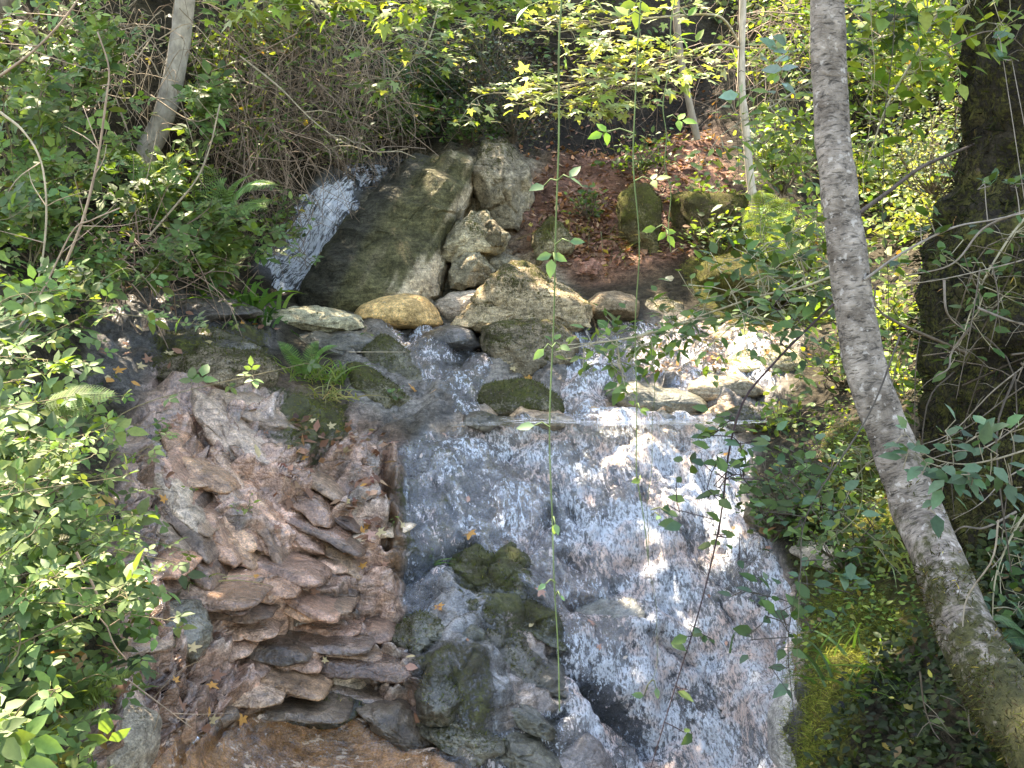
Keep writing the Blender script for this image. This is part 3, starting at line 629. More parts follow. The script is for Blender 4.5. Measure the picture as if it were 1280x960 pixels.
for x, y, L, Hh, a, pr, mo, lb in [(618,722,58,34,.30,.03,.42,'topmost mossy ledge of the dark rib left of the cascade'),(588,752,50,30,.35,.05,.34,'second mossy ledge from the top of the dark rib'),(655,768,62,32,.42,.08,.40,'mossy ledge of the dark rib nearest the cascade water'),
 (560,790,56,28,.25,.05,.20,'dark wet ledge at the left of the dark rib'),(622,806,66,30,.38,.08,.24,'grey wet ledge in the middle of the dark rib'),(668,832,48,22,.45,.06,.14,'slanting dark ledge beside the black cleft'),
 (600,850,54,28,.30,.10,.22,'low wet ledge below the middle of the dark rib'),(645,880,58,26,.40,.06,.10,'bare grey ledge low in the dark rib'),(575,912,56,30,.20,.10,.30,'mossy ledge at the foot of the dark rib'),(640,930,60,28,.32,.06,.12,'wet dark ledge at the bottom edge left of the cascade')]:
    n = 15; t = np.linspace(0, 1, n); env = np.minimum(1, np.minimum(t * 4, (1 - t) * 3 + .2)); w1 = np.interp(np.linspace(0, 5, n), range(6), rng.standard_normal(6)); w2 = np.interp(np.linspace(0, 5, n), range(6), rng.standard_normal(6))
    xs = (t - .5) * 2 * L; pl = np.concatenate([np.stack([xs, -Hh * (.6 + .22 * w1) * env], -1), np.stack([xs[::-1], (Hh * (.55 + .2 * w2) * env)[::-1]], -1)]); ca, sa = math.cos(a), math.sin(a)
    rock('mossy_ledge', lb, [(x + u * ca - v * sa, y + u * sa + v * ca) for u, v in pl], pr + .02, .5, 4, .7, (.095,.092,.072), .7, mo + .07, .95, None, .3, 110, 36, .5, soft=0, cuts=False)
rock('boulder', 'rounded furred lump at the left end of the dark outcrop', [(512,846),(536,814),(570,828),(588,868),(572,906),(532,898)], .02, .5, 2.6, .6, (.10,.10,.085), .7, .30, .9, terr=.3)
rock('boulder', 'dark wet lump at the top left of the mossy steps', [(490,790),(520,766),(556,770),(560,800),(530,812),(500,808)], 6.0, .5, 2.3, .5, (.10,.10,.085), .7, .30, .8)
rock('boulder', 'small dark rock parting the water in mid cascade', [(716,764),(750,748),(798,752),(812,772),(780,786),(738,782)], 6.35, .4, 2.3, .9, (.15,.15,.15), .9, .02, .6)
rock('boulder', 'grey rock at the bottom edge of the cascade', [(655,960),(690,925),(740,920),(770,960),(740,1010),(670,1010)], 5.1, .4, 2.3, .7, (.17,.17,.165), .9, .12, .6)
rock('boulder', 'dark rock face under the shaded leaves right of the cascade', [(934,616),(958,596),(1010,600),(1044,636),(1020,690),(968,684),(938,656)], 7.1, .7, 2.6, .4, (.10,.09,.06), .2, .32, .9)
rock('boulder', 'pale stone lying on the right shore under the leaves', [(985,690),(1020,680),(1080,684),(1084,706),(1030,712)], 6.5, .4, 2.6, .5, (.36,.32,.27), .2, .0, .5)
rock('boulder', 'grey stone at the foot of the right mossy bank', [(965,900),(1000,850),(1020,860),(1030,930),(1000,990),(960,980)], 5.1, .4, 2.4, .4, (.30,.30,.29), .5, .05, .4)
rock('boulder', 'mossy yellow green mound under the birch branches', [(850,352),(880,322),(930,310),(990,322),(1010,350),(980,380),(900,384)], 11.4, 1.4, 2.4, .6, (.25,.22,.12), .0, .6, .4)
rock('boulder', 'bright mossy hummock left of the birch trunk', [(1030,590),(1050,560),(1084,556),(1104,590),(1080,620),(1046,618)], 6.9, .5, 2.3, .4, (.2,.18,.1), .0, .65, .4)
rock('boulder', 'grey earth coloured boulder at the lower left pool side', [(100,905),(150,890),(190,910),(200,960),(150,990),(95,960)], 4.5, .4, 2.5, .4, (.22,.19,.16), .3, .2, .6)
for lb, pl, dd, th, cc, we, mo in [
 ('small dark stone splitting the water at the left of the cascade lip', [(575,522),(598,514),(622,520),(628,534),(600,540),(578,535)], .02, .3, (.12,.11,.09), .7, .2),
 ('low flat stone at the middle of the cascade lip', [(655,524),(690,517),(726,522),(722,535),(680,538)], .0, .3, (.26,.21,.16), .8, .0),
 ('small stone at the right of the cascade lip', [(800,522),(826,515),(850,521),(846,534),(812,536)], .02, .25, (.15,.13,.11), .8, .1),
 ('dark stone where the cascade lip meets the right shore', [(892,522),(920,508),(955,514),(962,540),(925,548),(898,540)], .04, .35, (.12,.11,.085), .4, .3),
 ('mossy stump like rock standing in the leaf slope', [(774,240),(798,226),(824,246),(822,318),(790,330),(776,300)], 12.3, .5, (.13,.11,.07), .0, .45),
 ('low mossy rock shelf at the right of the leaf slope', [(838,246),(880,232),(930,244),(934,300),(880,318),(842,304)], 12.2, .7, (.15,.12,.08), .0, .42),
 ('mossy grey rock half buried at the left of the leaf slope', [(664,292),(690,268),(716,282),(716,330),(686,346),(664,330)], 12.2, .6, (.22,.19,.13), .0, .36)]:
    rock('boulder', lb, pl, dd, th, 3, .4, cc, we, mo, .8, M=60, K=24)
# bedrock breaking in layers: thin plates stepping down, each over the next
def layer(x, y, L, Hh, a, prot, cc, wet):
    n = 13; t = np.linspace(0, 1, n); w1 = np.interp(np.linspace(0, 3, n), range(4), rng.standard_normal(4)); w2 = np.interp(np.linspace(0, 4, n), range(5), rng.standard_normal(5)); top = -Hh * (.5 + .16 * w1 + .07 * rng.standard_normal(n)); bot = Hh * (.5 + .16 * w2 + .08 * rng.standard_normal(n))
    env = np.minimum(1, np.minimum(t * 6, (1 - t) * 5 + .25)); xs = (t - .5) * L * 2
    pl = np.concatenate([np.stack([xs, top * env], -1), np.stack([xs[::-1], (bot * env)[::-1]], -1)])
    ca, sa = math.cos(a), math.sin(a); pl = [(x + u * ca - v * sa, y + u * sa + v * ca) for u, v in pl]
    rock('rock_layer', 'thin jagged layer of wet reddish bedrock in the stepped left bank', pl, prot, rng.uniform(.34, .55), 9, .75, cc, wet, -.12, .30, 'layers of the reddish stepped bedrock', .35, 72, 14, 0., soft=0, cuts=False)
LAYC = [(.37, .22, .155), (.28, .175, .13), (.47, .32, .245), (.19, .125, .095), (.41, .245, .17), (.14, .098, .078), (.33, .225, .17)]
kk = 0
for y in np.arange(575, 885, 13.5):
    up = y < 690; x = (215 if y < 640 else 180) + rng.uniform(-20, 20) if y < 760 else 250 + rng.uniform(-20, 30)
    xe = 425 if y < 720 else 475
    while x < xe:
        L = rng.uniform(36, 105) * (.7 if up else 1); a = rng.normal(.62, .12) if up else rng.normal(.13 if y > 740 else .25, .10)
        if x + L * 1.6 < xe + 40 and rng.random() < .82: layer(x + L * .8, y + rng.uniform(-8, 8), L, rng.uniform(9, 18), a, rng.uniform(.0, .12), LAYC[kk % 7], rng.uniform(.6, 1))
        x += L * 1.4; kk += 1
# broken shale lying on the dry steps
for k in range(9):
    for _ in range(50):
        x, y = rng.uniform(150, 540), rng.uniform(540, 930)
        if pm(np.array([x]), np.array([y]), LEDGE, 5)[0] > .9 and pm(np.array([x]), np.array([y]), BPOOL, 5)[0] < .1: break
    g = G(x, y); d = g[1]; L = rng.uniform(22, 62) * rng.uniform(.6, 1) * (1.6 if k % 4 == 0 else 1); Hh = L * rng.uniform(.12, .3); a = rng.normal(.45, .3) if y < 700 else rng.normal(.12, .22)
    pl = [(math.cos(t) * L * (1 + .2 * rng.standard_normal()), math.sin(t) * Hh * (1 + .25 * rng.standard_normal())) for t in np.arange(7) / 7 * 2 * math.pi]
    pl = [(x + u * math.cos(a) - v * math.sin(a), y + u * math.sin(a) + v * math.cos(a)) for u, v in pl]
    cc = [(.46, .31, .23), (.34, .26, .21), (.56, .43, .35), (.22, .17, .14), (.50, .31, .21)][k % 5]
    rock('shale_piece', 'broken piece of reddish shale lying on the stepped left rock', pl, .07, rng.uniform(.15, .36), 5, .7, cc, .8, -.1, .9, 'shale pieces on the stepped rock', .3, 30, 10, .12, soft=1)

# ------------------------------------------------------------------ tubes, trunks
def smooth_path(pts, n):
    pts = np.asarray(pts, float); m = len(pts); q = np.concatenate([[2 * pts[0] - pts[1]], pts, [2 * pts[-1] - pts[-2]]])
    t = np.linspace(0, m - 1 - 1e-6, n); i = t.astype(int); u = (t - i)[:, None]
    a, b, c, d = q[i], q[i + 1], q[i + 2], q[i + 3]
    return .5 * (2 * b + (c - a) * u + (2 * a - 5 * b + 4 * c - d) * u ** 2 + (3 * b - 3 * c + d - a) * u ** 3)
def tube(mb, path, rad, sides=6, col=(.2, .16, .12), rad_noise=0., s=0, cap=True):
    path = np.asarray(path, float); n = len(path); rad = np.broadcast_to(np.asarray(rad, float), (n,))
    T = nrm(np.gradient(path, axis=0)); up = np.array([0.31, .2, .93]); A = np.empty_like(T)
    a = nrm(np.cross(T[0], up)); 
    for k in range(n):
        a = nrm(a - T[k] * (a @ T[k])); A[k] = a
    Bv = np.cross(T, A); th = np.arange(sides) / sides * 2 * math.pi
    v = path[:, None] + rad[:, None, None] * (np.cos(th)[None, :, None] * A[:, None] + np.sin(th)[None, :, None] * Bv[:, None])
    if rad_noise:
        f = v.reshape(-1, 3); dn = nrm((v - path[:, None]).reshape(-1, 3))
        v = (f + dn * (rad_noise * fbm(f * 7, 4, s))[:, None]).reshape(v.shape)
    ids = np.arange(n * sides).reshape(n, sides); b = np.roll(ids, -1, 1)
    f = [np.stack([ids[:-1], b[:-1], b[1:], ids[1:]], -1).reshape(-1, 4)]
    vv = v.reshape(-1, 3)
    if cap:
        vv = np.concatenate([vv, path[-1:] + T[-1:] * rad[-1] * .5]); f.append(np.stack([ids[-1], b[-1], np.full(sides, n * sides)], -1))
    c = np.asarray(col, float)
    mb.add(vv, f, c if c.ndim == 1 else np.concatenate([np.repeat(c, sides, 0), c[-1:]])[:len(vv)])
    return th, T

def trunk_mesh(name, mat, path, rad, parent, sides=28, noise=.01, mossf=None, col=(.4, .36, .31), s=0):
    mb = MB(); tube(mb, path, rad, sides, col, noise, s)
    n = len(path); L = np.concatenate([[0], np.cumsum(np.linalg.norm(np.diff(path, axis=0), axis=1))])
    th = np.arange(sides) / sides * 2 * math.pi
    # around as a closed strip so bark marks have no seam
    tc = np.stack([np.tile(np.cos(th) * .12, (n, 1)), np.repeat(L[:, None], sides, 1), np.tile(np.sin(th) * .12, (n, 1))], -1).reshape(-1, 3)
    tc = np.concatenate([tc, tc[-1:]])
    mo = np.repeat(mossf, sides) if mossf is not None else np.zeros(n * sides)
    mo = np.concatenate([mo, mo[-1:]]); z = np.stack([0 * mo, mo, 0 * mo], -1)
    return mb.build(name, mat, parent, True, {'tc': tc, 'zone': z})
def trifol(mb, pos, d, n, size, col, tpl=OVATE):
    """three leaflets from one point"""
    pos = np.asarray(pos, float); d = nrm(d); n = nrm(n - d * (n * d).sum(-1, keepdims=True)); b = np.cross(n, d)
    leaves(mb, pos + d * size[:, None] * .25, d, n, size, col, tpl)
    for s in (1, -1):
        leaves(mb, pos, nrm(.35 * d + s * b - .1 * n), n + s * .25 * b, size * .85, col, tpl)

def bramble(name, label, cat, base, tip, sag=.25, n=26, size=.07, cols=BRAM, w=None, group=None, stems=3, spread=.35, tri=True, stemcol=(.16, .13, .07), rad=.004, face=(0, -.5, .9), tpl=OVATE):
    """arching stems from one root carrying leaves in threes"""
    base = np.array(base, float); tip = np.array(tip, float); root = empty(name, base, label, cat, group)
    ms, ml = MB(), MB(); L = np.linalg.norm(tip - base)
    for k in range(stems):
        e = tip + rng.standard_normal(3) * spread * L * np.array([1, .7, .6]) if k else tip
        mid = (base + e) / 2 + np.array([0, 0, sag * L]) + rng.standard_normal(3) * .1 * L
        m2 = base * .75 + e * .25 + np.array([0, 0, sag * L * .75]) + rng.standard_normal(3) * .05 * L
        path = smooth_path([base + rng.standard_normal(3) * .02, m2, mid, e], 18) - base
        tube(ms, path, np.linspace(rad, rad * .35, 18), 5, stemcol)
        t = rng.uniform(.12, 1, n); t[0] = 1; i = np.minimum((t * 17).astype(int), 16); pos = path[i] + (path[i + 1] - path[i]) * (t * 17 - i)[:, None]
        d = rdir(n, .1) ; tang = nrm(path[i + 1] - path[i]); d = nrm(d - .7 * tang * (d * tang).sum(-1, keepdims=True) + .3 * tang)
        nn = nrm(np.array(face) + .45 * rng.standard_normal((n, 3))); d = nrm(d - nn * (d * nn).sum(-1, keepdims=True))
        sz = size * rng.uniform(.6, 1.25, n) * (1 - .45 * t * (t > .8)); pet = sz * .6
        pe = pos + d * pet[:, None]
        for a, b_ in zip(pos, pe): tube(ms, np.stack([a, (a + b_) / 2 + [0, 0, .004], b_]), .0015, 3, stemcol, cap=False)
        c = palette(n, cols, .25, w)
        (trifol if tri else lambda *a: leaves(*a))(ml, pe, d, nn, sz, c, tpl)
    ms.build('stem', TWIG, root); ml.build('foliage', LEAF, root); return root

def bush(name, label, cat, centre, rx, ry, rz, nleaf, size, cols, w=None, group=None, tpl=OVATE, ntwig=26, base=None, face=(0, -.4, .9), flat=.5, stemcol=(.13, .10, .07), clump=.12, extra=None, rad=.008):
    """twigs to clumps of leaves through an uneven volume"""
    centre = np.array(centre, float); base = centre - np.array([0, -.3 * ry, rz]) if base is None else np.array(base, float)
    root = empty(name, base, label, cat, group); ms, ml = MB(), MB()
    u = rdir(ntwig) * rng.uniform(.25, 1, (ntwig, 1)) ** .5; tips = centre + u * np.array([rx, ry, rz]) - base
    for tp in tips:
        mid = tp * .5 + rng.standard_normal(3) * .12 * np.linalg.norm(tp) ; tube(ms, smooth_path([tp * 0 + rng.standard_normal(3) * .03, mid, tp], 8), np.linspace(rad, rad * .3, 8), 4, stemcol)
    i = rng.integers(0, ntwig, nleaf); t = rng.uniform(.45, 1.05, nleaf)[:, None]
    pos = tips[i] * t + rng.standard_normal((nleaf, 3)) * clump * np.array([rx, ry, rz * flat]) * 2
    d = nrm(nrm(tips[i]) * .5 + rng.standard_normal((nleaf, 3)) * np.array([1, 1, .45])); n = np.array(face) + .5 * rng.standard_normal((nleaf, 3))
    leaves(ml, pos, d, n, size * rng.uniform(.6, 1.35, nleaf), palette(nleaf, cols, .3, w), tpl)
    ms.build('branch', TWIG, root); ml.build('foliage', LEAF, root); return root

def fern(label, base, fronds, group=None, col=(.12, .2, .045)):
    """fronds: list of (tip, sag)"""
    base = np.array(base, float); root = empty('fern', base, label, 'fern', group)
    for tip, sag in fronds:
        mb = MB(); tip = np.array(tip, float) - base; L = np.linalg.norm(tip)
        path = smooth_path([np.zeros(3), tip * .5 + np.array([0, 0, sag * L]), tip], 26); tube(mb, path, np.linspace(.004, .001, 26) * max(L, .4), 4, (.14, .16, .05))
        T = nrm(np.gradient(path, axis=0)); up = nrm(np.array([0, -.45, .9]) + .2 * rng.standard_normal(3)); 
        for s in (1, -1):
            b = nrm(np.cross(np.tile(up, (26, 1)), T)) * s; ii = np.arange(2, 25); tt = ii / 25
            ln = L * .30 * np.sin(math.pi * np.clip(tt * .9 + .13, 0, 1)) ** .8 * (1 - .35 * tt)
            c = palette(len(ii), [col, tuple(np.array(col) * 1.25)], .15)
            dd = nrm(b[ii] + .35 * T[ii] - .12 * up)
            # each pinna is a row of small lobes
            for q in range(6):
                f0 = q / 6.; lo = ln * .24 * (1 - .7 * f0)
                for s2 in (1, -1):
                    leaves(mb, path[ii] + dd * (ln * f0)[:, None], nrm(dd * .55 + s2 * T[ii] * .8), np.tile(up, (len(ii), 1)), lo, c, DIAM, .75)
            leaves(mb, path[ii], dd, np.tile(up, (len(ii), 1)), ln, c, DIAM, .18)
        mb.build('frond', LEAF, root)
    return root
def grass(label, px, py, n, h, spread=.12, cols=((.12,.2,.04),(.17,.24,.06),(.22,.25,.09)), lean=(0, -.3, .9), wdt=.006, group=None, name='grass_tuft', g=None):
    g = G(px, py) if g is None else np.array(g); root = MB()
    for k in range(n):
        b = g + rng.standard_normal(3) * np.array([spread, spread, .01]) - g; L = h * rng.uniform(.5, 1.2); d = nrm(np.array(lean) + rng.standard_normal(3) * .5)
        side = nrm(np.cross(d, [0.1, 1, .1])) * wdt * rng.uniform(.6, 1.3); t = np.linspace(0, 1, 6)[:, None]
        drop = np.array([d[0] * .5, d[1] * .5, -.55]) * L
        p = b + d * L * t + drop * t ** 2.2; wv = (1 - t ** 1.5) * side
        v = np.concatenate([p + wv, p - wv]); i = np.arange(5); root.add(v, np.stack([i, i + 1, i + 7, i + 6], -1), palette(1, cols, .2)[0])
    o = root.build(name, LEAF, None); o.location = g
    return tag(o, label, 'grass', group)

def region(poly, n, f=4):
    poly = np.array(poly, float); lo, hi = poly.min(0), poly.max(0); X = []
    while len(X) < n:
        q = rng.uniform(lo, hi, (n * 3, 2)); X += list(q[pm(q[:, 0], q[:, 1], poly, f) > .5])
    return np.array(X[:n])

# ------------------------------------------------------------------ ground cover nobody could count
def cover(name, label, polys, n, size, cols, lift=.18, w=None, tpl=OVATE, mat=None, face=(0, -.45, .85), patch=0., tri=False):
    mb = MB(); tot = sum(a[1] for a in polys)
    for poly, wt in polys:
        k = int(n * wt / tot); q = region(poly, k); g = G(q[:, 0], q[:, 1]); nn = Gn(q[:, 0], q[:, 1])
        if patch:
            kp = fbm(g * 1.6, 3, 77) > rng.uniform(-.5, .5, k) * patch; g, nn, q = g[kp], nn[kp], q[kp]; k = len(g)
        up = nrm(np.array(face) + nn * .5 + .45 * rng.standard_normal((k, 3)))
        p = g + nn * (lift * rng.uniform(0, 1, (k, 1)) ** 1.4) + np.array([0, 0, 1]) * (lift * .5 * rng.uniform(0, 1, (k, 1)))
        c = palette(k, cols, .28, w); sz = size * rng.uniform(.5, 1.3, k)
        (trifol if tri else leaves)(mb, p, rdir(k) * np.array([1, .8, .5]), up, sz, c, tpl)
    o = mb.build(name, mat or LEAF); o['kind'] = 'stuff'; o['label'] = label; o['category'] = name.replace('_', ' '); return o
LBANK = [(-250,-200),(420,-200),(420,60),(330,130),(330,200),(300,330),(190,370),(110,400),(110,470),(150,560),(150,640),(120,760),(130,850),(60,960),(60,1100),(-250,1100)]
HILLC = [(380,-250),(1000,-250),(960,60),(880,70),(700,60),(640,160),(560,180),(500,200),(420,200),(320,180)]
HILLR = [(880,-250),(1600,-250),(1600,250),(1300,420),(1180,420),(1080,500),(960,420),(900,310),(930,200),(960,60)]
cover('undergrowth', 'low green leaves covering the left bank', [(LBANK, 1)], 9000, .075, BRAM, .30, BW, tri=True, patch=.9)
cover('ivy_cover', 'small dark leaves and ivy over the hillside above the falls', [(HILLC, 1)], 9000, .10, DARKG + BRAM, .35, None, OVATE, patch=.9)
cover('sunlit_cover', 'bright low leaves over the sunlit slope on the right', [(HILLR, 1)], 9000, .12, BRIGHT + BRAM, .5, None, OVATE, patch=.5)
cover('leaf_litter', 'brown fallen leaves covering the slope above the stream', [(LITTER, 1), ([(680,250),(760,230),(790,330),(700,330)], .5), ([(640,60),(900,60),(900,180),(640,200)], .5), ([(360,540),(480,540),(470,700),(330,640)], .25)], 3600, .085,
      [(.22,.10,.06),(.30,.15,.09),(.16,.08,.05),(.36,.21,.13)], .03, None, DIAM, DRYLEAF, (0, 0, 1))
cover('shore_leaves', 'pale fallen leaves and gravel along the far shore', [([(800,400),(980,400),(960,480),(800,480)], 1)], 700, .06, [(.38,.22,.15),(.45,.32,.22),(.30,.17,.1)], .02, None, DIAM, DRYLEAF, (0, 0, 1))
cover('bank_plants', 'tiny plants growing in the moss of the right bank', [([(1000,560),(1100,480),(1180,640),(1190,800),(1020,860),(1000,760)], 1)], 2200, .035, BRIGHT + DARKG, .12, None, OVATE)
cover('shade_plants', 'dark small plants and moss on the shaded ground under the birch foot', [([(1110,850),(1180,800),(1300,780),(1560,760),(1560,1080),(1060,1000)], 1.6), ([(1190,700),(1300,640),(1300,800),(1200,800)], .4)], 8200, .042, [(.03,.045,.012),(.05,.07,.018),(.02,.03,.01)], .08, None, OVATE)  # greens taken nearly black to paint the shade lying here
def mosscover(name, label, polys, n, size, cols):
    o = cover(name, label, polys, n, size, cols, .035, None, BLADE, MOSSM, (0, -.3, .6)); return o
mosscover('moss', 'soft green moss carpeting the right bank', [([(1000,770),(1060,720),(1130,770),(1150,820),(1110,870),(1090,960),(1000,1000)], 1), ([(1030,560),(1090,540),(1140,640),(1100,700),(1030,640)], .5), (MOUND, .3)], 34000, .036, [(.10,.12,.02),(.15,.165,.028),(.07,.085,.018),(.20,.20,.04)])
mosscover('corner_moss', 'yellow green moss in the corner of the left ledges', [([(360,490),(420,480),(440,540),(400,570),(350,560)], 1), ([(200,445),(330,440),(340,462),(200,468)], .6)], 5000, .03, [(.13,.13,.02),(.2,.19,.03),(.09,.10,.02)])
# ------------------------------------------------------------------ trees the photo shows
def ppath(pts, n=40):
    """pts: (px, py, depth)"""
    a = np.array(pts, float); return smooth_path(P(a[:, 0], a[:, 1], a[:, 2]), n)
def prad(pts, n=40):
    """pts: (width px, depth) -> radius"""
    a = np.array(pts, float); r = a[:, 0] / 2 * a[:, 1] / F; return np.interp(np.linspace(0, 1, n), np.linspace(0, 1, len(r)), r)

# the leaning birch
bt = empty('birch_tree', P(1330, 975, 3.1), 'leaning pale barked birch trunk with mossy foot, right foreground', 'tree')
bo = np.array(bt.location)
bp_ = [(1350,1000,3.05),(1300,925,3.2),(1254,872,3.4),(1213,800,3.6),(1182,725,3.82),(1150,645,4.05),(1118,560,4.15),(1090,485,4.2),(1070,400,4.25),(1057,300,4.3),(1045,200,4.35),(1037,100,4.4),(1034,0,4.4),(1030,-180,4.45),(1036,-420,4.6)]
bw = [118,102,88,76,69,61,55,52,50,46,43,41,39,38,35]
n_ = 120; pth = ppath(bp_, n_); rd = np.interp(np.linspace(0, 1, n_), np.linspace(0, 1, len(bw)), [w_ / 2 * q[2] / F for w_, q in zip(bw, bp_)])
mof = np.interp(np.linspace(0, 1, n_), [0, .1, .22, .36, .5, .6, 1], [.74, .68, .56, .44, .3, .2, .12])
bpth, brd = pth, rd
trunk_mesh('trunk', BIRCH, pth - bo, rd, bt, 36, .012, mof, s=5)
mb = MB()
for k, t in enumerate((.36, .49, .62, .70, .78, .85)):
    i = int(t * n_); c = pth[i] - bo; side = np.array([(-1) ** k * .75, -.6, .1]); side = nrm(side)
    q = c + side * rd[i] * .92; tube(mb, np.stack([q - side * .012, q, q + side * .006]), [.016, .013, .006], 9, (.045, .035, .03), .003, k)
mb.build('branch_scar', TWIG, bt)
mb = MB(); k = 15000; i = (rng.uniform(0, 1, k) ** 1.8 * 60).astype(int); th = rng.uniform(0, 2 * math.pi, k); T_x = nrm(np.gradient(pth, axis=0))[i]; ax = nrm(np.cross(T_x, [0, 1, 0.])); ay = np.cross(T_x, ax); nv = np.cos(th)[:, None] * ax + np.sin(th)[:, None] * ay
q = pth[i] + (pth[i + 1] - pth[i]) * rng.uniform(0, 1, (k, 1)) + nv * (rd[i] * .99)[:, None]; kp = fbm(q * 5, 3, 61) > -.15 + .5 * i / 60; leaves(mb, (q - bo)[kp], (rdir(k) + nv * .5 + [0, 0, -.3])[kp], nv[kp], rng.uniform(.012, .03, k)[kp], palette(k, [(.045,.047,.013),(.022,.024,.008),(.075,.072,.02),(.04,.028,.015)], .3)[kp], BLADE, 2.)
mb.build('moss', MOSSM, bt)

# curved trunk, upper left
ct = empty('curved_tree', P(176, 215, 11.6), 'smooth grey trunk curving up from the left bank', 'tree'); co_ = np.array(ct.location)
cpth = ppath([(166,230,11.5),(182,192,11.5),(199,160,11.5),(212,118,11.5),(222,70,11.5),(229,20,11.5),(233,-40,11.5),(236,-200,11.6),(240,-500,11.8)], 60)
crd = prad([(32,11.5),(28,11.5),(26,11.5),(25,11.5),(24,11.5),(22,11.5),(20,11.5)], 60)
trunk_mesh('trunk', wood_material('smooth grey bark', (14, 14, 9), .3), cpth - co_, crd, ct, 20, .01, None, (.30, .26, .21), 3)

# slender saplings behind the stream
def sapling(label, pts, w0, w1, col, s):
    p = ppath(pts, 40); r = np.linspace(w0, w1, 40) / 2 * pts[0][2] / F; o = empty('sapling', p[0], label, 'tree'); q = np.array(o.location)
    trunk_mesh('trunk', TWIG, p - q, r, o, 12, .006, None, col, s); return o
s1 = sapling('slim pale sapling trunk beside the sunlit fern', [(948,282,11.2),(938,225,11.2),(933,170,11.2),(927,110,11.2),(927,50,11.2),(929,-30,11.2),(930,-260,11.4)], 11, 8, (.42, .35, .27), 11)
s2 = sapling('thin grey sapling leaning over the dark hollow', [(872,175,12.8),(864,140,12.8),(855,95,12.8),(847,40,12.8),(845,-20,12.8),(842,-220,12.8)], 9, 8, (.25, .2, .15), 12)

# maple sprays that catch the sun above the hollow: level fans on thin limbs
def spray(parent_name, label, limb, rad, clusters, size, cols, cat='branch', tpl=MAPLE, more=1.0, stemcol=(.30, .26, .17), flat=.16, twigs=True, face=(0, -.35, .95)):
    """limb: (px,py,d) path; clusters: (px, py, d, half width m, leaves)"""
    pth = ppath(limb, 30); root = empty(parent_name, pth[0], label, cat); o = pth[0]
    ms, ml = MB(), MB(); tube(ms, pth - o, np.linspace(rad, rad * .35, 30), 6, stemcol)
    if cols is YELL: more, size, flat = 1.25, size * 1.15, .09
    elif parent_name in ('maple_branch', 'hazel_branch', 'birch_branch'): more, size = 1.7, size * 1.18
    elif parent_name == 'bramble_shoot': more, size = 1.35, size * 1.12
    for (x, y, d, hw, n) in clusters:
        n = int(n * more)
        c = P(x, y, d); j = np.argmin(((pth - c) ** 2).sum(-1)); st = pth[j]
        if twigs: tube(ms, smooth_path([st - o, (st + c) / 2 - o + [0, 0, .05 * hw], c - o + rng.standard_normal(3) * .1 * hw], 8), np.linspace(rad * .45, .0018, 8), 4, stemcol)
        pos = c + rng.standard_normal((n, 3)) * hw * np.array([.62, .5, flat]); out = nrm(pos - st + 1e-3)
        dd = nrm(out * .6 + rng.standard_normal((n, 3)) * np.array([.8, .8, .2])); nn = np.array(face) + .28 * rng.standard_normal((n, 3))
        leaves(ml, pos - o, dd, nn, size * rng.uniform(.6, 1.25, n), palette(n, cols, .18), tpl)
        if twigs:
            for q in pos[::3]: tube(ms, np.stack([c - o, (c + q) / 2 - o + rng.standard_normal(3) * .02, q - o]), .002, 3, stemcol, cap=False)
    ms.build('limb', TWIG, root); ml.build('foliage', LEAF, root); return root
spray('maple_branch', 'sunlit yellow maple branch reaching left from the slim sapling, upper tier', [(926,58,11.2),(905,25,10.9),(880,18,10.6),(820,22,10.3),(770,28,10.1),(700,40,9.9)], .014,
      [(740,28,10,.4,26),(700,22,9.9,.3,20),(780,20,10.1,.35,20),(690,5,9.9,.35,20),(850,10,10.5,.3,14),(765,52,10,.35,22),(800,48,10.2,.25,14),(660,30,9.8,.25,10),(720,50,9.9,.3,14)], .13, YELL)
spray('maple_branch', 'sunlit yellow maple branch in level tiers over the dark hollow, middle', [(926,60,11.2),(900,56,10.9),(870,62,10.6),(830,82,10.3),(780,95,10),(720,105,9.8),(680,118,9.7)], .012,
      [(800,68,10.2,.4,28),(845,72,10.4,.35,24),(870,88,10.5,.28,16),(760,82,10,.4,28),(825,98,10.2,.35,22),(790,90,10,.4,28),(740,100,9.9,.4,28),(775,110,9.9,.3,20),(705,112,9.8,.35,22),(745,118,9.8,.3,20),(680,122,9.7,.3,16)], .125, YELL)
spray('maple_branch', 'lowest sunlit maple spray hanging left towards the mossy rock', [(790,105,10),(750,120,9.8),(700,132,9.6),(650,118,9.5),(600,120,9.4),(575,150,9.4)], .008,
      [(730,132,9.7,.3,20),(760,135,9.7,.25,16),(700,142,9.6,.25,14),(620,112,9.4,.22,14),(650,118,9.5,.2,10),(590,150,9.4,.14,7),(665,100,9.5,.25,10),(790,128,9.8,.2,10),(600,132,9.4,.15,6)], .115, YELL)
spray('maple_branch', 'bright leafy bough along the top edge left of the hanging shoots', [(260,-90,7.6),(330,-40,7.6),(420,-25,7.7),(520,-20,7.8),(620,-20,8),(690,-30,8.2)], .016,
      [(330,2,7.6,.28,22),(372,-5,7.7,.25,16),(295,14,7.6,.16,10),(420,4,7.7,.28,16),(470,2,7.8,.3,20),(520,8,7.8,.3,20),(560,4,7.9,.28,20),(605,14,8,.3,18),(640,0,8,.25,16),(440,-20,7.7,.4,20),(560,-20,7.8,.4,20)], .11, BRIGHT + YELL[:3])
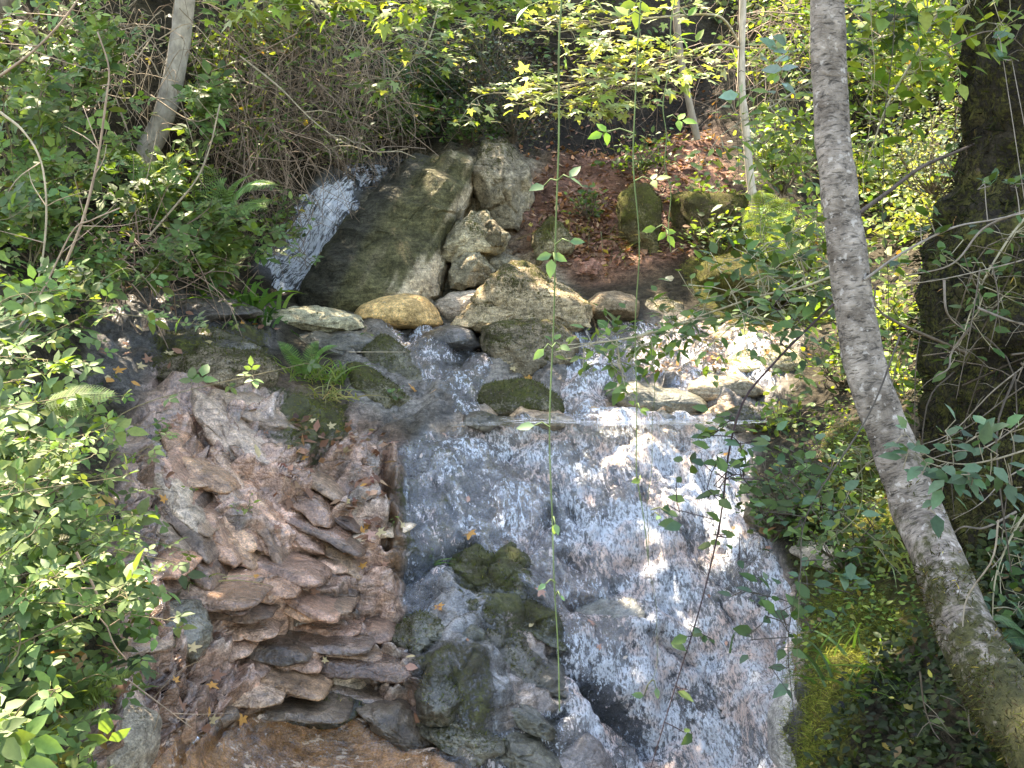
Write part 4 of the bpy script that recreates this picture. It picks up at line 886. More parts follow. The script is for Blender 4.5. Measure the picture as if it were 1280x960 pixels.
spray('maple_branch', 'pale leaf sprays in front of the ivy above the upper waterfall', [(560,-60,11.8),(545,20,11.6),(530,60,11.5),(500,90,11.4)], .012,
      [(540,52,11.5,.4,22),(500,74,11.4,.25,9),(485,110,11.4,.22,9),(475,98,11.4,.2,8),(560,72,11.5,.3,14),(515,34,11.5,.35,14),(590,30,11.6,.3,12),(460,60,11.4,.3,10)], .13, [(.20,.25,.10),(.26,.30,.12),(.14,.2,.07)])

# backlit leaves round and right of the birch
spray('hazel_branch', 'backlit bright green leafy bough right of the birch top', [(1230,-120,5.6),(1190,-20,5.5),(1150,60,5.5),(1110,130,5.4),(1085,200,5.4)], .010,
      [(1120,40,5.4,.16,14),(1160,20,5.5,.2,18),(1190,50,5.5,.16,12),(1090,100,5.4,.14,12),(1145,90,5.5,.18,14),(1095,150,5.4,.12,10),(1130,140,5.4,.16,10),(1210,20,5.6,.16,10),(1170,-10,5.5,.2,12),(1100,10,5.4,.14,10),(1080,190,5.4,.1,7)], .075, BRIGHT, tpl=OVATE, face=(.2, .2, .95), flat=.5)
spray('hazel_branch', 'dark shaded lobed leaves hanging right of the birch top', [(1180,-100,4.9),(1150,-20,4.8),(1120,20,4.8),(1090,50,4.8)], .006,
      [(1070,48,4.8,.07,5),(1110,34,4.8,.10,7),(1135,12,4.8,.09,6),(1085,15,4.8,.08,4)], .085, DARKG, tpl=MAPLE, flat=.6)
spray('hazel_branch', 'green leafy twigs spreading left behind the birch trunk', [(1060,90,6.2),(1010,105,6.2),(970,130,6.2),(930,150,6.2),(900,170,6.2)], .007,
      [(1000,105,6.2,.15,12),(965,125,6.2,.15,12),(985,150,6.2,.18,14),(930,150,6.2,.14,9),(1005,170,6.2,.15,12),(955,180,6.2,.16,12),(905,185,6.2,.12,7),(1000,205,6.2,.16,12),(960,220,6.2,.15,10),(880,200,6.2,.1,5)], .075, BRIGHT[:2] + BRAM, tpl=OVATE, flat=.4)
spray('birch_branch', 'shaded leafy birch bough sweeping left over the far shore', [(1042,345,4.3),(1000,360,4.4),(950,370,4.6),(890,390,4.8),(830,410,5),(770,425,5.1),(700,432,5.2)], .006,
      [(1000,322,4.4,.12,14),(960,345,4.5,.14,16),(915,365,4.7,.14,16),(985,300,4.4,.10,10),(940,320,4.6,.12,12),(880,385,4.8,.14,16),(840,400,4.9,.13,14),(800,425,5,.10,10),(770,415,5.1,.10,9),(730,438,5.2,.07,6),(900,335,4.7,.12,10),(860,420,4.9,.10,8),(935,395,4.6,.12,10),(790,455,5,.05,5),(770,475,5.1,.04,3),(1010,365,4.4,.08,8)], .058, DARKG + BRAM[:2], tpl=OVATE, flat=.5, face=(0, -.3, .9))
spray('bramble_shoot', 'dark purple bramble shoot curving down across the cascade', [(1042,380,3.9),(1000,420,3.85),(962,460,3.8),(930,500,3.75),(912,560,3.7),(902,640,3.7),(890,700,3.65),(872,770,3.6),(850,840,3.6),(830,905,3.55),(812,965,3.5)], .0045,
      [(1000,405,3.85,.05,6),(965,385,3.8,.05,6),(975,430,3.8,.04,5),(905,530,3.75,.05,6),(925,555,3.7,.05,6),(890,590,3.7,.06,7),(930,590,3.7,.06,7),(960,600,3.7,.05,6),(900,610,3.7,.04,4),(850,640,3.7,.05,4),(905,672,3.68,.05,6),(880,545,3.7,.05,4),(865,795,3.6,.05,4),(890,800,3.6,.03,2),(850,860,3.58,.02,2),(855,915,3.56,.02,2)], .055, DARKG + GREYG[2:], cat='bramble', tpl=OVATE, stemcol=(.035, .022, .022), flat=.7, face=(0, -.5, .7))
spray('bramble_shoot', 'shaded bramble with drooping leaves beside the right edge of the cascade', [(1125,420,3.9),(1085,520,3.8),(1010,640,3.7),(1000,720,3.65),(985,800,3.6),(993,900,3.55)], .004,
      [(975,560,3.8,.06,7),(1010,570,3.8,.06,7),(985,600,3.75,.07,8),(1020,610,3.75,.06,8),(960,640,3.7,.06,8),(1000,650,3.7,.07,9),(1040,640,3.7,.06,8),(960,745,3.65,.05,6),(1010,740,3.65,.06,7),(985,790,3.6,.06,7),(960,770,3.6,.05,4),(985,835,3.6,.04,5),(1040,700,3.7,.06,7),(1010,780,3.6,.05,5),(1060,740,3.7,.05,5),(940,800,3.6,.03,2)], .055, DARKG + GREYG, cat='bramble', tpl=OVATE, stemcol=(.06, .05, .04), flat=.8, face=(0, -.5, .7))
spray('bramble_shoot', 'grey green leafy shoot in front of the mossy trunk', [(1290,560,3.2),(1240,575,3.2),(1200,580,3.25),(1160,570,3.3),(1130,540,3.3)], .0035,
      [(1150,570,3.3,.05,7),(1180,585,3.25,.05,8),(1210,590,3.2,.06,9),(1240,575,3.2,.05,7),(1265,610,3.2,.05,6),(1130,545,3.3,.04,4),(1220,545,3.2,.05,5),(1265,540,3.2,.04,4),(1175,620,3.25,.04,4),(1190,550,3.25,.04,4)], .055, GREYG, cat='bramble', tpl=OVATE, stemcol=(.2, .17, .12), flat=.6, face=(-.1, -.5, .8))
spray('bramble_shoot', 'pale blue green leaves left of the birch with sky sheen in their colour', [(1000,60,4.6),(975,75,4.6),(960,95,4.6),(940,110,4.6)], .003,
      [(968,68,4.6,.02,3),(990,60,4.6,.03,3),(975,95,4.6,.025,3),(925,115,4.6,.02,2),(945,70,4.6,.02,2)], .07, [(.16,.24,.2),(.2,.28,.24)], cat='shoot', tpl=OVATE, flat=1.2, face=(.2, -.8, .5))  # sky sheen painted in as a bluish leaf colour
spray('twiggy_branch', 'long dark bare limb slanting up to the right behind the birch', [(1062,275,5.2),(1110,240,5.2),(1150,210,5.2),(1195,190,5.2),(1240,172,5.2),(1300,150,5.2)], .012, [(1100,260,5.2,.05,4),(1140,235,5.2,.05,4),(1185,215,5.2,.06,5)], .05, DARKG, tpl=OVATE, stemcol=(.09, .07, .06))
spray('twiggy_branch', 'lower bare limb with round leaves in front of the mossy trunk', [(1080,350,4.2),(1130,315,4.2),(1190,285,4.2),(1240,275,4.2),(1300,262,4.2)], .006, [(1150,290,4.2,.06,5),(1190,285,4.2,.06,5),(1230,230,4.2,.06,6),(1120,330,4.2,.07,8),(1160,270,4.2,.06,5),(1270,230,4.2,.06,6),(1265,75,4.2,.05,4),(1250,50,4.2,.04,3)], .06, GREYG + DARKG, tpl=OVATE, stemcol=(.2, .17, .14))

for lb, limb, cl, cols, sz in [
 ('bright green leaf sprays hanging over the pool in mid stream', [(900,395,4.9),(850,405,4.9),(800,420,4.9),(740,430,4.9),(695,440,4.9)], [(700,438,4.9,.05,5),(738,432,4.9,.07,8),(770,432,4.9,.08,9),(802,432,4.9,.08,9),(775,462,4.9,.05,6),(782,490,4.9,.035,4),(835,418,4.9,.08,9),(865,408,4.9,.08,9),(820,450,4.9,.06,5)], BRIGHT[:2] + BRAM[:2], .062),
 ('leafy bough drooping over the pale far shore left of the birch', [(1040,330,5.6),(985,360,5.6),(930,395,5.6),(880,440,5.6)], [(1005,360,5.6,.12,11),(970,375,5.6,.12,11),(935,400,5.6,.12,11),(905,425,5.6,.10,9),(885,455,5.6,.08,6),(990,410,5.6,.12,10),(950,440,5.6,.1,8),(1015,430,5.6,.1,8),(1000,470,5.6,.1,8)], BRAM + DARKG, .065),
 ('dark ivy spray hanging over the upper half of the mossy trunk', [(1300,250,4.6),(1260,300,4.55),(1225,360,4.5),(1200,430,4.5)], [(1270,290,4.55,.09,10),(1235,340,4.5,.09,10),(1215,400,4.5,.08,9),(1255,370,4.5,.09,9),(1190,440,4.5,.06,6),(1180,320,4.5,.06,6)], DARKG, .06),
 ('dark leafy spray hanging over the lower half of the mossy trunk', [(1300,620,4.2),(1270,660,4.15),(1245,720,4.1),(1240,790,4.1)], [(1265,660,4.15,.09,10),(1250,720,4.1,.08,9),(1272,760,4.1,.08,8),(1238,780,4.1,.06,6),(1280,700,4.1,.07,7)], DARKG + GREYG, .055),
 ('bright backlit leafy bough between the birch bend and mossy trunk', [(1200,330,5.6),(1160,390,5.6),(1125,440,5.5),(1110,520,5.5)], [(1150,400,5.6,.12,14),(1120,420,5.5,.10,10),(1135,470,5.5,.12,14),(1115,520,5.5,.10,12),(1155,500,5.5,.10,10),(1140,350,5.6,.10,10)], BRIGHT, .075),
 ('bright leafy bough low on the right shore left of the birch bend', [(1110,560,5.8),(1075,590,5.8),(1050,640,5.7)], [(1085,580,5.8,.12,14),(1060,610,5.8,.12,14),(1095,630,5.8,.10,10),(1065,560,5.8,.10,10),(1045,660,5.7,.10,10),(1100,680,5.7,.10,10)], BRIGHT + BRAM, .065),
 ('green leafy bough filling the gap left of the birch at mid height', [(1050,250,6.4),(1010,280,6.4),(970,300,6.4),(930,310,6.4)], [(1015,265,6.4,.14,14),(985,290,6.4,.14,14),(950,305,6.4,.12,10),(1000,320,6.4,.14,14),(1025,350,6.4,.12,12),(965,340,6.4,.12,10),(1035,300,6.4,.1,8)], BRAM + BRIGHT[:2], .07),
 ('big bright leaves along the top edge right of the birch', [(1300,-60,4.8),(1220,-20,4.8),(1150,-10,4.8),(1080,-10,4.8)], [(1210,5,4.8,.12,12),(1160,25,4.8,.12,12),(1110,0,4.8,.10,10),(1250,30,4.8,.10,10),(1075,20,4.8,.07,6),(1190,70,4.8,.1,8),(1150,75,4.8,.1,8)], BRIGHT, .095)]:
    spray('leafy_branch', lb, limb, .006, cl, sz, cols, tpl=OVATE, flat=.6, face=(0, -.45, .85), more=1.9)

# mossy old trunk at the right edge
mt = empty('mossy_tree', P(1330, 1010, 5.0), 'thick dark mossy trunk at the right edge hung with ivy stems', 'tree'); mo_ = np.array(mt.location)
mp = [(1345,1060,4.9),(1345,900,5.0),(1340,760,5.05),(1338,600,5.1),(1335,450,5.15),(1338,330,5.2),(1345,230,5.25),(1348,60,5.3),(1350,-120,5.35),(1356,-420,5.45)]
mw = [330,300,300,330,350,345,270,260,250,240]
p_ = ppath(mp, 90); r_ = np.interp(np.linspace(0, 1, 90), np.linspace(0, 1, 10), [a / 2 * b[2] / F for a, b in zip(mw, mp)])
trunk_mesh('trunk', ROCK, p_ - mo_, r_, mt, 48, .11, np.full(90, .45), (.022, .018, .012), 21)  # bark nearly black: shade on the near side is painted in
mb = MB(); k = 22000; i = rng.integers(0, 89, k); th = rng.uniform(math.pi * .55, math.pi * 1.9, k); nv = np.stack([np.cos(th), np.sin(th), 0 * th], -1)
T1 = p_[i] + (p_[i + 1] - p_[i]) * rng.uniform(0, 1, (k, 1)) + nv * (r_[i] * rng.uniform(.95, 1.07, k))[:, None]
leaves(mb, T1 - mo_, nrm(rdir(k) + nv * .6 + [0, 0, -.5]), nv, rng.uniform(.02, .06, k), palette(k, [(.018,.021,.007),(.010,.012,.005),(.035,.037,.011),(.02,.014,.009)], .3), BLADE, 2.2)  # moss colours carry the same painted shade
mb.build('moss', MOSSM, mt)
# ivy stems and hanging roots over it, each a thing of its own
RT = [[(1285,262),(1230,285),(1190,330),(1130,345)],[(1290,322),(1240,335),(1160,352),(1090,356)],[(1225,335),(1215,400),(1195,500)],[(1222,385),(1260,400),(1300,412)],[(1290,450),(1240,490),(1190,540),(1140,560)],
[(1300,470),(1255,500),(1215,530),(1170,555)],[(1212,410),(1190,440),(1186,460),(1170,470)],[(1280,585),(1255,600),(1225,630),(1190,650)],[(1185,60),(1230,40),(1262,45),(1290,70)],[(1180,350),(1182,385),(1190,400),(1205,412)],
[(1248,650),(1240,700),(1205,760),(1210,870),(1216,920),(1245,880)],[(1150,840),(1155,880),(1165,910),(1175,925)],[(1290,640),(1265,680),(1240,710)],[(1290,520),(1230,560),(1190,565),(1120,590)],[(1240,330),(1248,380),(1236,440)],[(1270,640),(1230,660),(1200,660),(1175,690)]]
RL = ['uppermost pale twig crossing the mossy trunk','long pale twig crossing the mossy trunk at its bulge','straight hanging stem on the mossy trunk','short forked twig at mid height on the mossy trunk','slanting ivy stem on the mossy trunk above the leafy shoot','second slanting ivy stem just below the first on the mossy trunk','small kinked root on the left edge of the mossy trunk','bare stem behind the grey green leafy shoot','bare twig high on the mossy trunk','tiny hanging root under the trunk bulge','long looped stem hanging beside the birch foot','pale broken twig hanging by the right moss bank','reddish twig low on the mossy trunk','thin stem running level through the leafy shoot','short upright stem on the dark mossy trunk','crooked twig between birch and mossy trunk']
for k, (pl, lb) in enumerate(zip(RT, RL)):
    dd = 4.35 if k not in (10, 11) else 3.5
    pt = ppath([(x, y, dd + .05 * math.sin(j * 2 + k)) for j, (x, y) in enumerate(pl)], 24); mb = MB(); o = pt[0]
    tube(mb, pt - o, np.linspace(.005, .002, 24) * (1.2 if k % 3 == 0 else .7), 5, [(.16,.13,.10),(.20,.165,.125),(.10,.08,.06)][k % 3])
    for q in rng.integers(4, 22, 5):
        e = nrm(rng.standard_normal(3)) * rng.uniform(.05, .16); tube(mb, np.stack([pt[q] - o, pt[q] - o + e * .5 + [0, 0, .01], pt[q] - o + e]), [.0016, .0014, .001], 4, (.12, .10, .07))
    ob = mb.build('ivy_vine', TWIG); ob.location = o; tag(ob, lb, 'vine')

# ------------------------------------------------------------------ green shoots hanging in front
def shoot(label, pts, d, rad, tri_at, size, cols, stemcol=(.10, .135, .05)):
    if pts[0][1] < 0: pts = [(pts[0][0] + 6, -420)] + pts
    pt = ppath([(x, y, d) for x, y in pts], 60); o = pt[0]; root = empty('hanging_shoot', o, label, 'shoot'); ms, ml = MB(), MB()
    L = np.linspace(0, 1, 60); wob = rng.standard_normal(3) * .004; tube(ms, pt - o + np.sin(L * 9)[:, None] * wob * 3 + np.sin(L * 31 + 1)[:, None] * wob[::-1] * .6, np.linspace(rad, rad * .6, 60) * .55, 6, stemcol)
    for (x, y, a, n, s) in tri_at:
        st = pt[np.argmin(np.abs(proj(pt)[1] - y))]; c = P(x, y, d + rng.uniform(-.05, .05)); dr = nrm(c - st + 1e-4)
        tube(ms, np.stack([st - o, (st + c) / 2 - o + [0, 0, .01], c - o]), [.0022, .0018, .0014], 4, stemcol)
        dr = nrm(np.array([math.cos(math.radians(a)), -.25, math.sin(math.radians(a))])); nn = nrm(np.array([.15, -.75, .75]) + .3 * rng.standard_normal(3))
        col = palette(1, cols, .15); sz = np.array([size * s])
        if n == 3: trifol(ml, (c - o)[None], dr[None], nn[None], sz, col)
        else:
            for q in range(n): leaves(ml, (c - o)[None], nrm(dr + .6 * rng.standard_normal(3))[None], nn[None], sz, col)
    ms.build('stem', TWIG, root); ml.build('foliage', LEAF, root); return root
shoot('longest green shoot hanging past the big boulder and down the cascade', [(704,-60),(700,60),(698,180),(694,310),(690,430),(687,560),(692,680),(697,780),(700,885)], 2.6, .0042,
      [(712,222,20,2,.8),(680,232,205,1,.9),(690,318,-95,3,.9),(712,302,0,1,.7),(680,436,200,1,.7),(700,432,10,1,.6),(668,532,195,1,.9),(694,655,-60,2,.55),(682,730,230,1,.5),(700,745,-70,1,.4),(660,8,190,2,.9)], .052, [(.10,.17,.08),(.12,.2,.09)])
shoot('green shoot hanging left of middle with bright pairs of leaves', [(803,-60),(800,60),(792,150),(792,230),(796,330),(794,430),(797,560),(803,620),(812,700)], 2.75, .0036,
      [(758,165,200,3,.75),(795,4,-90,3,1.0),(815,225,10,3,.7),(800,512,-50,2,.45),(800,600,190,1,.6),(785,20,210,1,.9)], .055, [(.15,.24,.04),(.19,.27,.05)])
shoot('thin shoot with bright leaves reaching right near the maple sprays', [(845,-60),(838,60),(833,150),(833,240),(836,320)], 2.9, .003,
      [(848,150,-10,3,.75),(832,290,-60,3,.7),(850,45,-20,2,.8),(870,52,10,1,.7),(860,20,30,2,.6),(820,285,170,1,.7)], .055, [(.15,.24,.04),(.18,.26,.05)])
shoot('thin dark shoot hanging beside the second shoot over the water', [(815,430),(812,520),(813,620),(815,700),(818,780),(815,850)], 2.9, .002, [(820,860,-60,2,.6),(805,870,200,1,.7),(835,640,10,1,.7),(825,645,-170,1,.5)], .05, [(.07,.12,.05),(.09,.14,.06)], (.10, .11, .05))
shoot('fine dark strand hanging right of the birch trunk', [(1116,-60),(1112,80),(1110,200),(1108,300),(1106,400),(1104,480)], 4.6, .004, [(1120,150,0,1,.6)], .05, DARKG, (.06, .05, .035))
shoot('pale strand hanging close beside the birch trunk', [(1090,-60),(1086,80),(1086,180),(1083,250)], 4.7, .0035, [(1096,60,0,1,.6)], .05, BRIGHT, (.25, .2, .12))
shoot('fine strand hanging down to the water right of the cascade', [(1075,560),(1072,640),(1010,700),(998,780),(996,860),(994,960)], 3.4, .0025, [(1000,750,0,1,.5)], .05, DARKG, (.08, .08, .04))
shoot('fine brown strand beside the slim pale sapling', [(925,-30),(923,80),(923,180),(925,250)], 6, .004, [(930,90,0,1,.6)], .05, DARKG, (.07, .05, .035))
# ------------------------------------------------------------------ left bank plants
def PP(x, y, d): return P(x, y, d)
BR = [  # label, base, tip, leaves, leaflet size, stems
('pale bramble shoot at the lower left corner with blue green leaflets', (-40,1010,2.6), (75,860,2.5), 16, .062, 4),
('leafy bramble mass in the lower left beneath the hanging stems', (-60,900,3.0), (70,720,3.0), 34, .055, 5),
('dense bramble crown filling the left edge at mid height', (-80,760,3.3), (60,600,3.3), 38, .055, 5),
('bramble with bright leaves just above the lower left mass', (-80,680,3.6), (90,560,3.6), 34, .055, 5),
('bramble reaching right over the pale slanting slab', (40,640,4.3), (215,540,4.5), 18, .06, 4),
('bramble spray with a yellow leaf beside the grey mossy headed slab', (20,720,4.0), (165,640,4.1), 24, .058, 4),
('low bramble leaning out over the wet shining block', (20,800,3.9), (150,690,4.0), 20, .06, 4),
('bramble at the left edge below the bare arching stem', (-90,560,3.9), (60,450,3.9), 34, .06, 5),
('bramble with large pale leaflets at the left edge under the shelf', (-60,470,4.2), (40,390,4.2), 26, .07, 4),
('long thin bramble runner tipped with yellow green leaves over the mossy ledge', (110,360,6.2), (232,412,6.2), 12, .055, 1),
('leafy bramble spreading over the black damp shelf from the left', (0,450,5.2), (150,380,5.4), 26, .07, 4),
('bramble clump beside the small cut fern frond', (10,560,4.6), (150,500,4.8), 26, .06, 4),
('bramble climbing the bank left of the curved trunk foot', (40,330,7.5), (130,200,7.6), 40, .085, 5),
('shaded bramble at the left edge level with the upper waterfall', (-60,340,6.5), (50,240,6.5), 36, .08, 5),
('bramble in the upper left between the two bare arching stems', (20,240,7.5), (110,110,7.6), 40, .085, 5),
('bramble in the top left corner lit yellow green', (-40,150,6.8), (70,30,6.8), 36, .08, 5),
('bramble with bright leaf tips below the top edge left of the curved trunk', (110,120,8.4), (150,30,8.4), 30, .085, 5),
('dark bramble behind the foot of the curved trunk', (170,300,10), (215,220,10), 34, .11, 5),
('bramble with pale leaves right of the curved trunk foot', (230,340,9.6), (270,250,9.6), 34, .10, 5),
('bramble arching towards the left side of the upper waterfall', (250,360,9.8), (320,290,9.8), 30, .10, 5),
('bramble with bright leaflets over the dark gap under the bank', (180,360,8.8), (245,305,8.8), 26, .085, 4),
('bramble in the shade left of the dark gap under the bank', (70,380,7.4), (150,310,7.4), 28, .08, 4),
('bramble with round pale leaves just right of the curved trunk', (240,200,11), (275,95,11), 30, .12, 4),
('yellowish bramble sprig low on the left beside the dry stick', (60,900,3.6), (150,850,3.7), 16, .055, 3),
('bramble at the bottom edge left of the brown pool', (20,1010,3.2), (110,945,3.2), 16, .055, 3),
]
for lb, b, t, n, sz, st in BR:
    bramble('bramble', lb, 'bramble', P(*b), P(*t), .22, int(n * .85), sz * 1.22, BRAM, BW, 'brambles of the left bank', st, .40)
for lb, x, y, s in [('small seedling with pale upright leaves on the wet left steps', 205, 812, .05), ('broad leaved seedling at the edge of the pale slanting slab', 205, 545, .07), ('leafy seedling in a crack above the grey mossy headed slab', 250, 620, .055), ('seedling growing in the notch wall left of the cascade', 485, 672, .035), ('pale seedling beneath the dark mossy boulder head', 655, 440, .05), ('seedling with bright leaves behind the square mossy ledge', 290, 425, .06), ('light green seedling at the foot of the mossy corner', 490, 500, .05), ('seedling hanging over the shale beside the grass sprig', 300, 660, .04),('small plant between the rock rib and the grass', 455, 430, .05)]:
    g = G(x, y); bramble('seedling', lb, 'seedling', g, g + np.array([.03, -.12, .12]), .1, 5, s, BRAM + BRIGHT[:1], None, None, 2, .5, False, (.12, .16, .06), .002)

# bare arching stems, left
for lb, pts, r in [('bare pale arching stem at the far left', [(0,140,5.6),(30,165,5.6),(52,205,5.6),(58,270,5.6),(50,340,5.6),(30,400,5.6)], .007),
  ('long bare reddish stem rising from the left bank', [(82,330,5.4),(105,270,5.4),(122,200,5.4),(132,130,5.4),(136,85,5.4),(122,40,5.4)], .007),
  ('thin bare stem crossing the top left corner', [(0,95,5.2),(40,65,5.2),(75,30,5.2),(100,-5,5.2),(120,-40,5.2)], .006),
  ('pale bare stem slanting down right of the curved trunk foot', [(182,300,8.6),(215,262,8.6),(245,225,8.6),(262,185,8.6),(275,130,8.6)], .009),
  ('bare stem forking over the shaded gap in the left bank', [(20,415,5),(55,360,5),(90,290,5),(115,275,5),(150,260,5)], .005),
  ('dry stick poking over the wet left block', [(100,838,4.2),(130,835,4.2),(158,830,4.2)], .012),
  ('thin dry branching stem in front of the lower left leaves', [(95,690,3.6),(120,740,3.6),(140,800,3.6),(158,825,3.6)], .005),
  ('slender dry stem drooping over the lower left ledge', [(160,850,3.8),(200,880,3.8),(240,910,3.8)], .003),
  ('short pale stick lying among the left leaves', [(70,455,5),(85,460,5),(102,468,5)], .012),
  ('straight straw lying across the grass above the wet rocks', [(436,440,8.4),(470,440,8.4),(508,440,8.4)], .004)]:
    pt = ppath(pts, 24); mb = MB(); o = pt[0]; tube(mb, pt - o, np.linspace(r, r * .55, 24), 6, (.34, .27, .18) if 'pale' in lb or 'straw' in lb else (.27, .19, .13), r * .3, 3)
    if r < .011 and 'straw' not in lb:
        for q in rng.integers(5, 22, 4):
            e = nrm(rng.standard_normal(3) + [0, -.2, .6]) * rng.uniform(.1, .35); tube(mb, smooth_path([pt[q] - o, pt[q] - o + e * .5 + rng.standard_normal(3) * .02, pt[q] - o + e], 6), np.linspace(r * .5, r * .2, 6), 4, (.30, .22, .15))
    ob = mb.build('bare_stem', TWIG); ob.location = o; tag(ob, lb, 'stem')

# ferns
fern('feathery fern left of the upper waterfall', P(262,290,10.6), [(P(352,232,10.2),.2),(P(338,262,10.1),.15),(P(322,215,10.6),.2),(P(300,268,10),.1),(P(285,222,10.5),.25),(P(255,205,10.6),.25),(P(225,235,10.4),.2),(P(350,250,10.4),.1)], None, (.17,.25,.08))
fern('feathery fern beneath the curved trunk foot', P(200,260,10.4), [(P(150,215,10.2),.2),(P(232,190,10.3),.25),(P(190,200,10.5),.25),(P(140,180,10.4),.2),(P(215,275,10),.1)], None, (.14,.22,.06))
fern('sunlit yellow green fern left of the birch trunk', P(965,335,11), [(P(925,262,11),.2),(P(950,235,11.2),.25),(P(985,245,11.2),.2),(P(1012,270,11),.15),(P(1018,300,10.8),.1),(P(930,300,10.7),.1),(P(975,285,10.6),.1)], None, (.22,.27,.06))
fern('single pale fern frond among the left brambles', P(52,505,4.3), [(P(150,492,4.3),.05),(P(120,520,4.3),.05)], None, (.14,.2,.06))
fern('fern tuft on the edge above the wet rocks', P(380,470,8.4), [(P(345,425,8.4),.15),(P(425,432,8.3),.2),(P(400,425,8.4),.2),(P(360,440,8.2),.1)], None, (.11,.19,.04))
fern('yellow tipped fern frond over the lower left ledge', P(80,890,3.7), [(P(170,838,3.7),.1),(P(160,862,3.7),.05),(P(120,835,3.7),.1)], None, (.17,.23,.05))
fern('small dark fern beside the birch foot', P(1290,800,3.6), [(P(1240,775,3.5),.1),(P(1250,800,3.5),.05),(P(1262,750,3.5),.1)], None, (.06,.11,.05))
# hart's-tongue like tuft and grasses
grass('dark green strap leaved tuft beside the foot of the upper waterfall', 300, 395, 46, .5, .14, ((.05,.11,.02),(.08,.16,.03),(.12,.22,.04)), (0, -.2, .9), .022, None, 'fern_tuft')
grass('strap leaved tuft nearer the dark rocks below the waterfall', 322, 405, 26, .38, .12, ((.05,.11,.02),(.08,.16,.03)), (0.2, -.2, .9), .018, None, 'fern_tuft')
grass('long green grass hanging over the square mossy ledge corner', 385, 468, 70, .42, .18)
grass('grass tuft right of the mossy corner above the wet rocks', 415, 470, 60, .40, .12)
grass('dry bleached grass under the green tuft on the ledge', 405, 495, 50, .3, .14, ((.36,.30,.15),(.30,.26,.12),(.22,.22,.08)))
grass('grass sprig on the reddish steps in the lower left', 243, 738, 40, .32, .05, ((.10,.16,.04),(.17,.22,.07),(.30,.28,.14)))
grass('single bent grass sprig in the notch beside the cascade', 548, 690, 9, .22, .004, ((.16,.24,.08),(.2,.3,.1)), (.1, -.2, 1), .006)
grass('grass blades on the shaded right mossy bank', 1120, 880, 60, .35, .16, ((.06,.11,.03),(.09,.15,.04)))
grass('pale grass blades catching sun left of the birch foot', 1150, 700, 50, .35, .16, ((.2,.26,.08),(.28,.32,.14)))
grass('grass growing from the mound below the sunlit fern', 1000, 370, 50, .4, .3, ((.13,.2,.04),(.2,.25,.06)))
grass('hanging dry grass on the mossy stump in the middle bank', 790, 300, 60, .45, .12, ((.16,.14,.06),(.22,.18,.09),(.1,.1,.03)), (0, -.6, .2))
grass('hanging grass beneath the leaf slope near the big boulder', 720, 290, 50, .4, .25, ((.12,.12,.05),(.18,.16,.08),(.1,.1,.03)), (0, -.6, .3))

# dry twig tangle over the bank behind the upper waterfall
def dead_shrub(label, x, y, d, rx, ry, n, col, g=None):
    c = P(x, y, d); root = MB()
    for k in range(n):
        a = c + rng.standard_normal(3) * np.array([rx, .5, ry]) * .8; e = nrm(rng.standard_normal(3) * np.array([1, .5, 1.1]) + [0.1, -.2, -.35]) * rng.uniform(.3, 1.0)
        p = smooth_path([a, a + e * .5 + rng.standard_normal(3) * .13, a + e + np.array([0, 0, -.18])], 9); r = rng.choice([.003, .005, .008], p=[.5, .35, .15])
        tube(root, p - c, np.linspace(r, r * .4, 9), 4, np.array(col) * rng.uniform(.6, 1.5))
    o = root.build('dead_shrub', TWIG); o.location = c; tag(o, label, 'shrub', g)
TW = (.215, .155, .11)
dead_shrub('grey brown twig tangle right of the curved trunk', 300, 110, 12.2, .5, .6, 330, TW)
dead_shrub('dry twig tangle above the lip of the upper waterfall', 400, 130, 12.8, .5, .55, 330, TW)
dead_shrub('dry twigs hanging down to the left side of the upper waterfall', 335, 210, 11.6, .28, .5, 190, (.24, .17, .12))
dead_shrub('bare twigs and roots hanging in the dark gap above the slanting slab', 470, 150, 13, .3, .45, 130, (.2, .15, .11))
dead_shrub('dead brown twigs in the gap under the left bank', 170, 330, 9.2, .3, .25, 110, (.25, .17, .12))
dead_shrub('dead twigs left of the curved trunk near the top edge', 150, 60, 10.5, .4, .45, 120, (.25, .19, .13))
dead_shrub('grey dry brush between the ivy and the top edge', 420, 40, 13.2, .7, .4, 220, (.24, .19, .14))
dead_shrub('dark roots and twigs hanging into the black hollow', 760, 105, 13.4, .7, .25, 120, (.09, .065, .045))
dead_shrub('brown dry stems on the bank behind the slim sapling', 960, 60, 13.5, .5, .5, 130, (.26, .19, .14))
dead_shrub('tangled dark stems in front of the mossy trunk', 1240, 420, 4.4, .08, .16, 22, (.09, .07, .05))
pt = ppath([(300,70,11.2),(350,110,11.2),(390,150,11.2),(430,178,11.2),(470,190,11.3),(510,186,11.4)], 24); mb = MB(); tube(mb, pt - pt[0], np.linspace(.010, .004, 24), 6, (.30, .24, .16), .004, 1)
for q in (8, 12, 15, 18, 20): e = nrm(rng.standard_normal(3) + [.3, -.2, .1]) * .35; tube(mb, np.stack([pt[q] - pt[0], pt[q] - pt[0] + e * .5 + [0, 0, .03], pt[q] - pt[0] + e]), [.006, .005, .003], 4, (.33, .27, .18))
ob = mb.build('dead_branch', TWIG); ob.location = pt[0]; tag(ob, 'pale dead branch slanting down over the lip of the upper waterfall', 'branch')

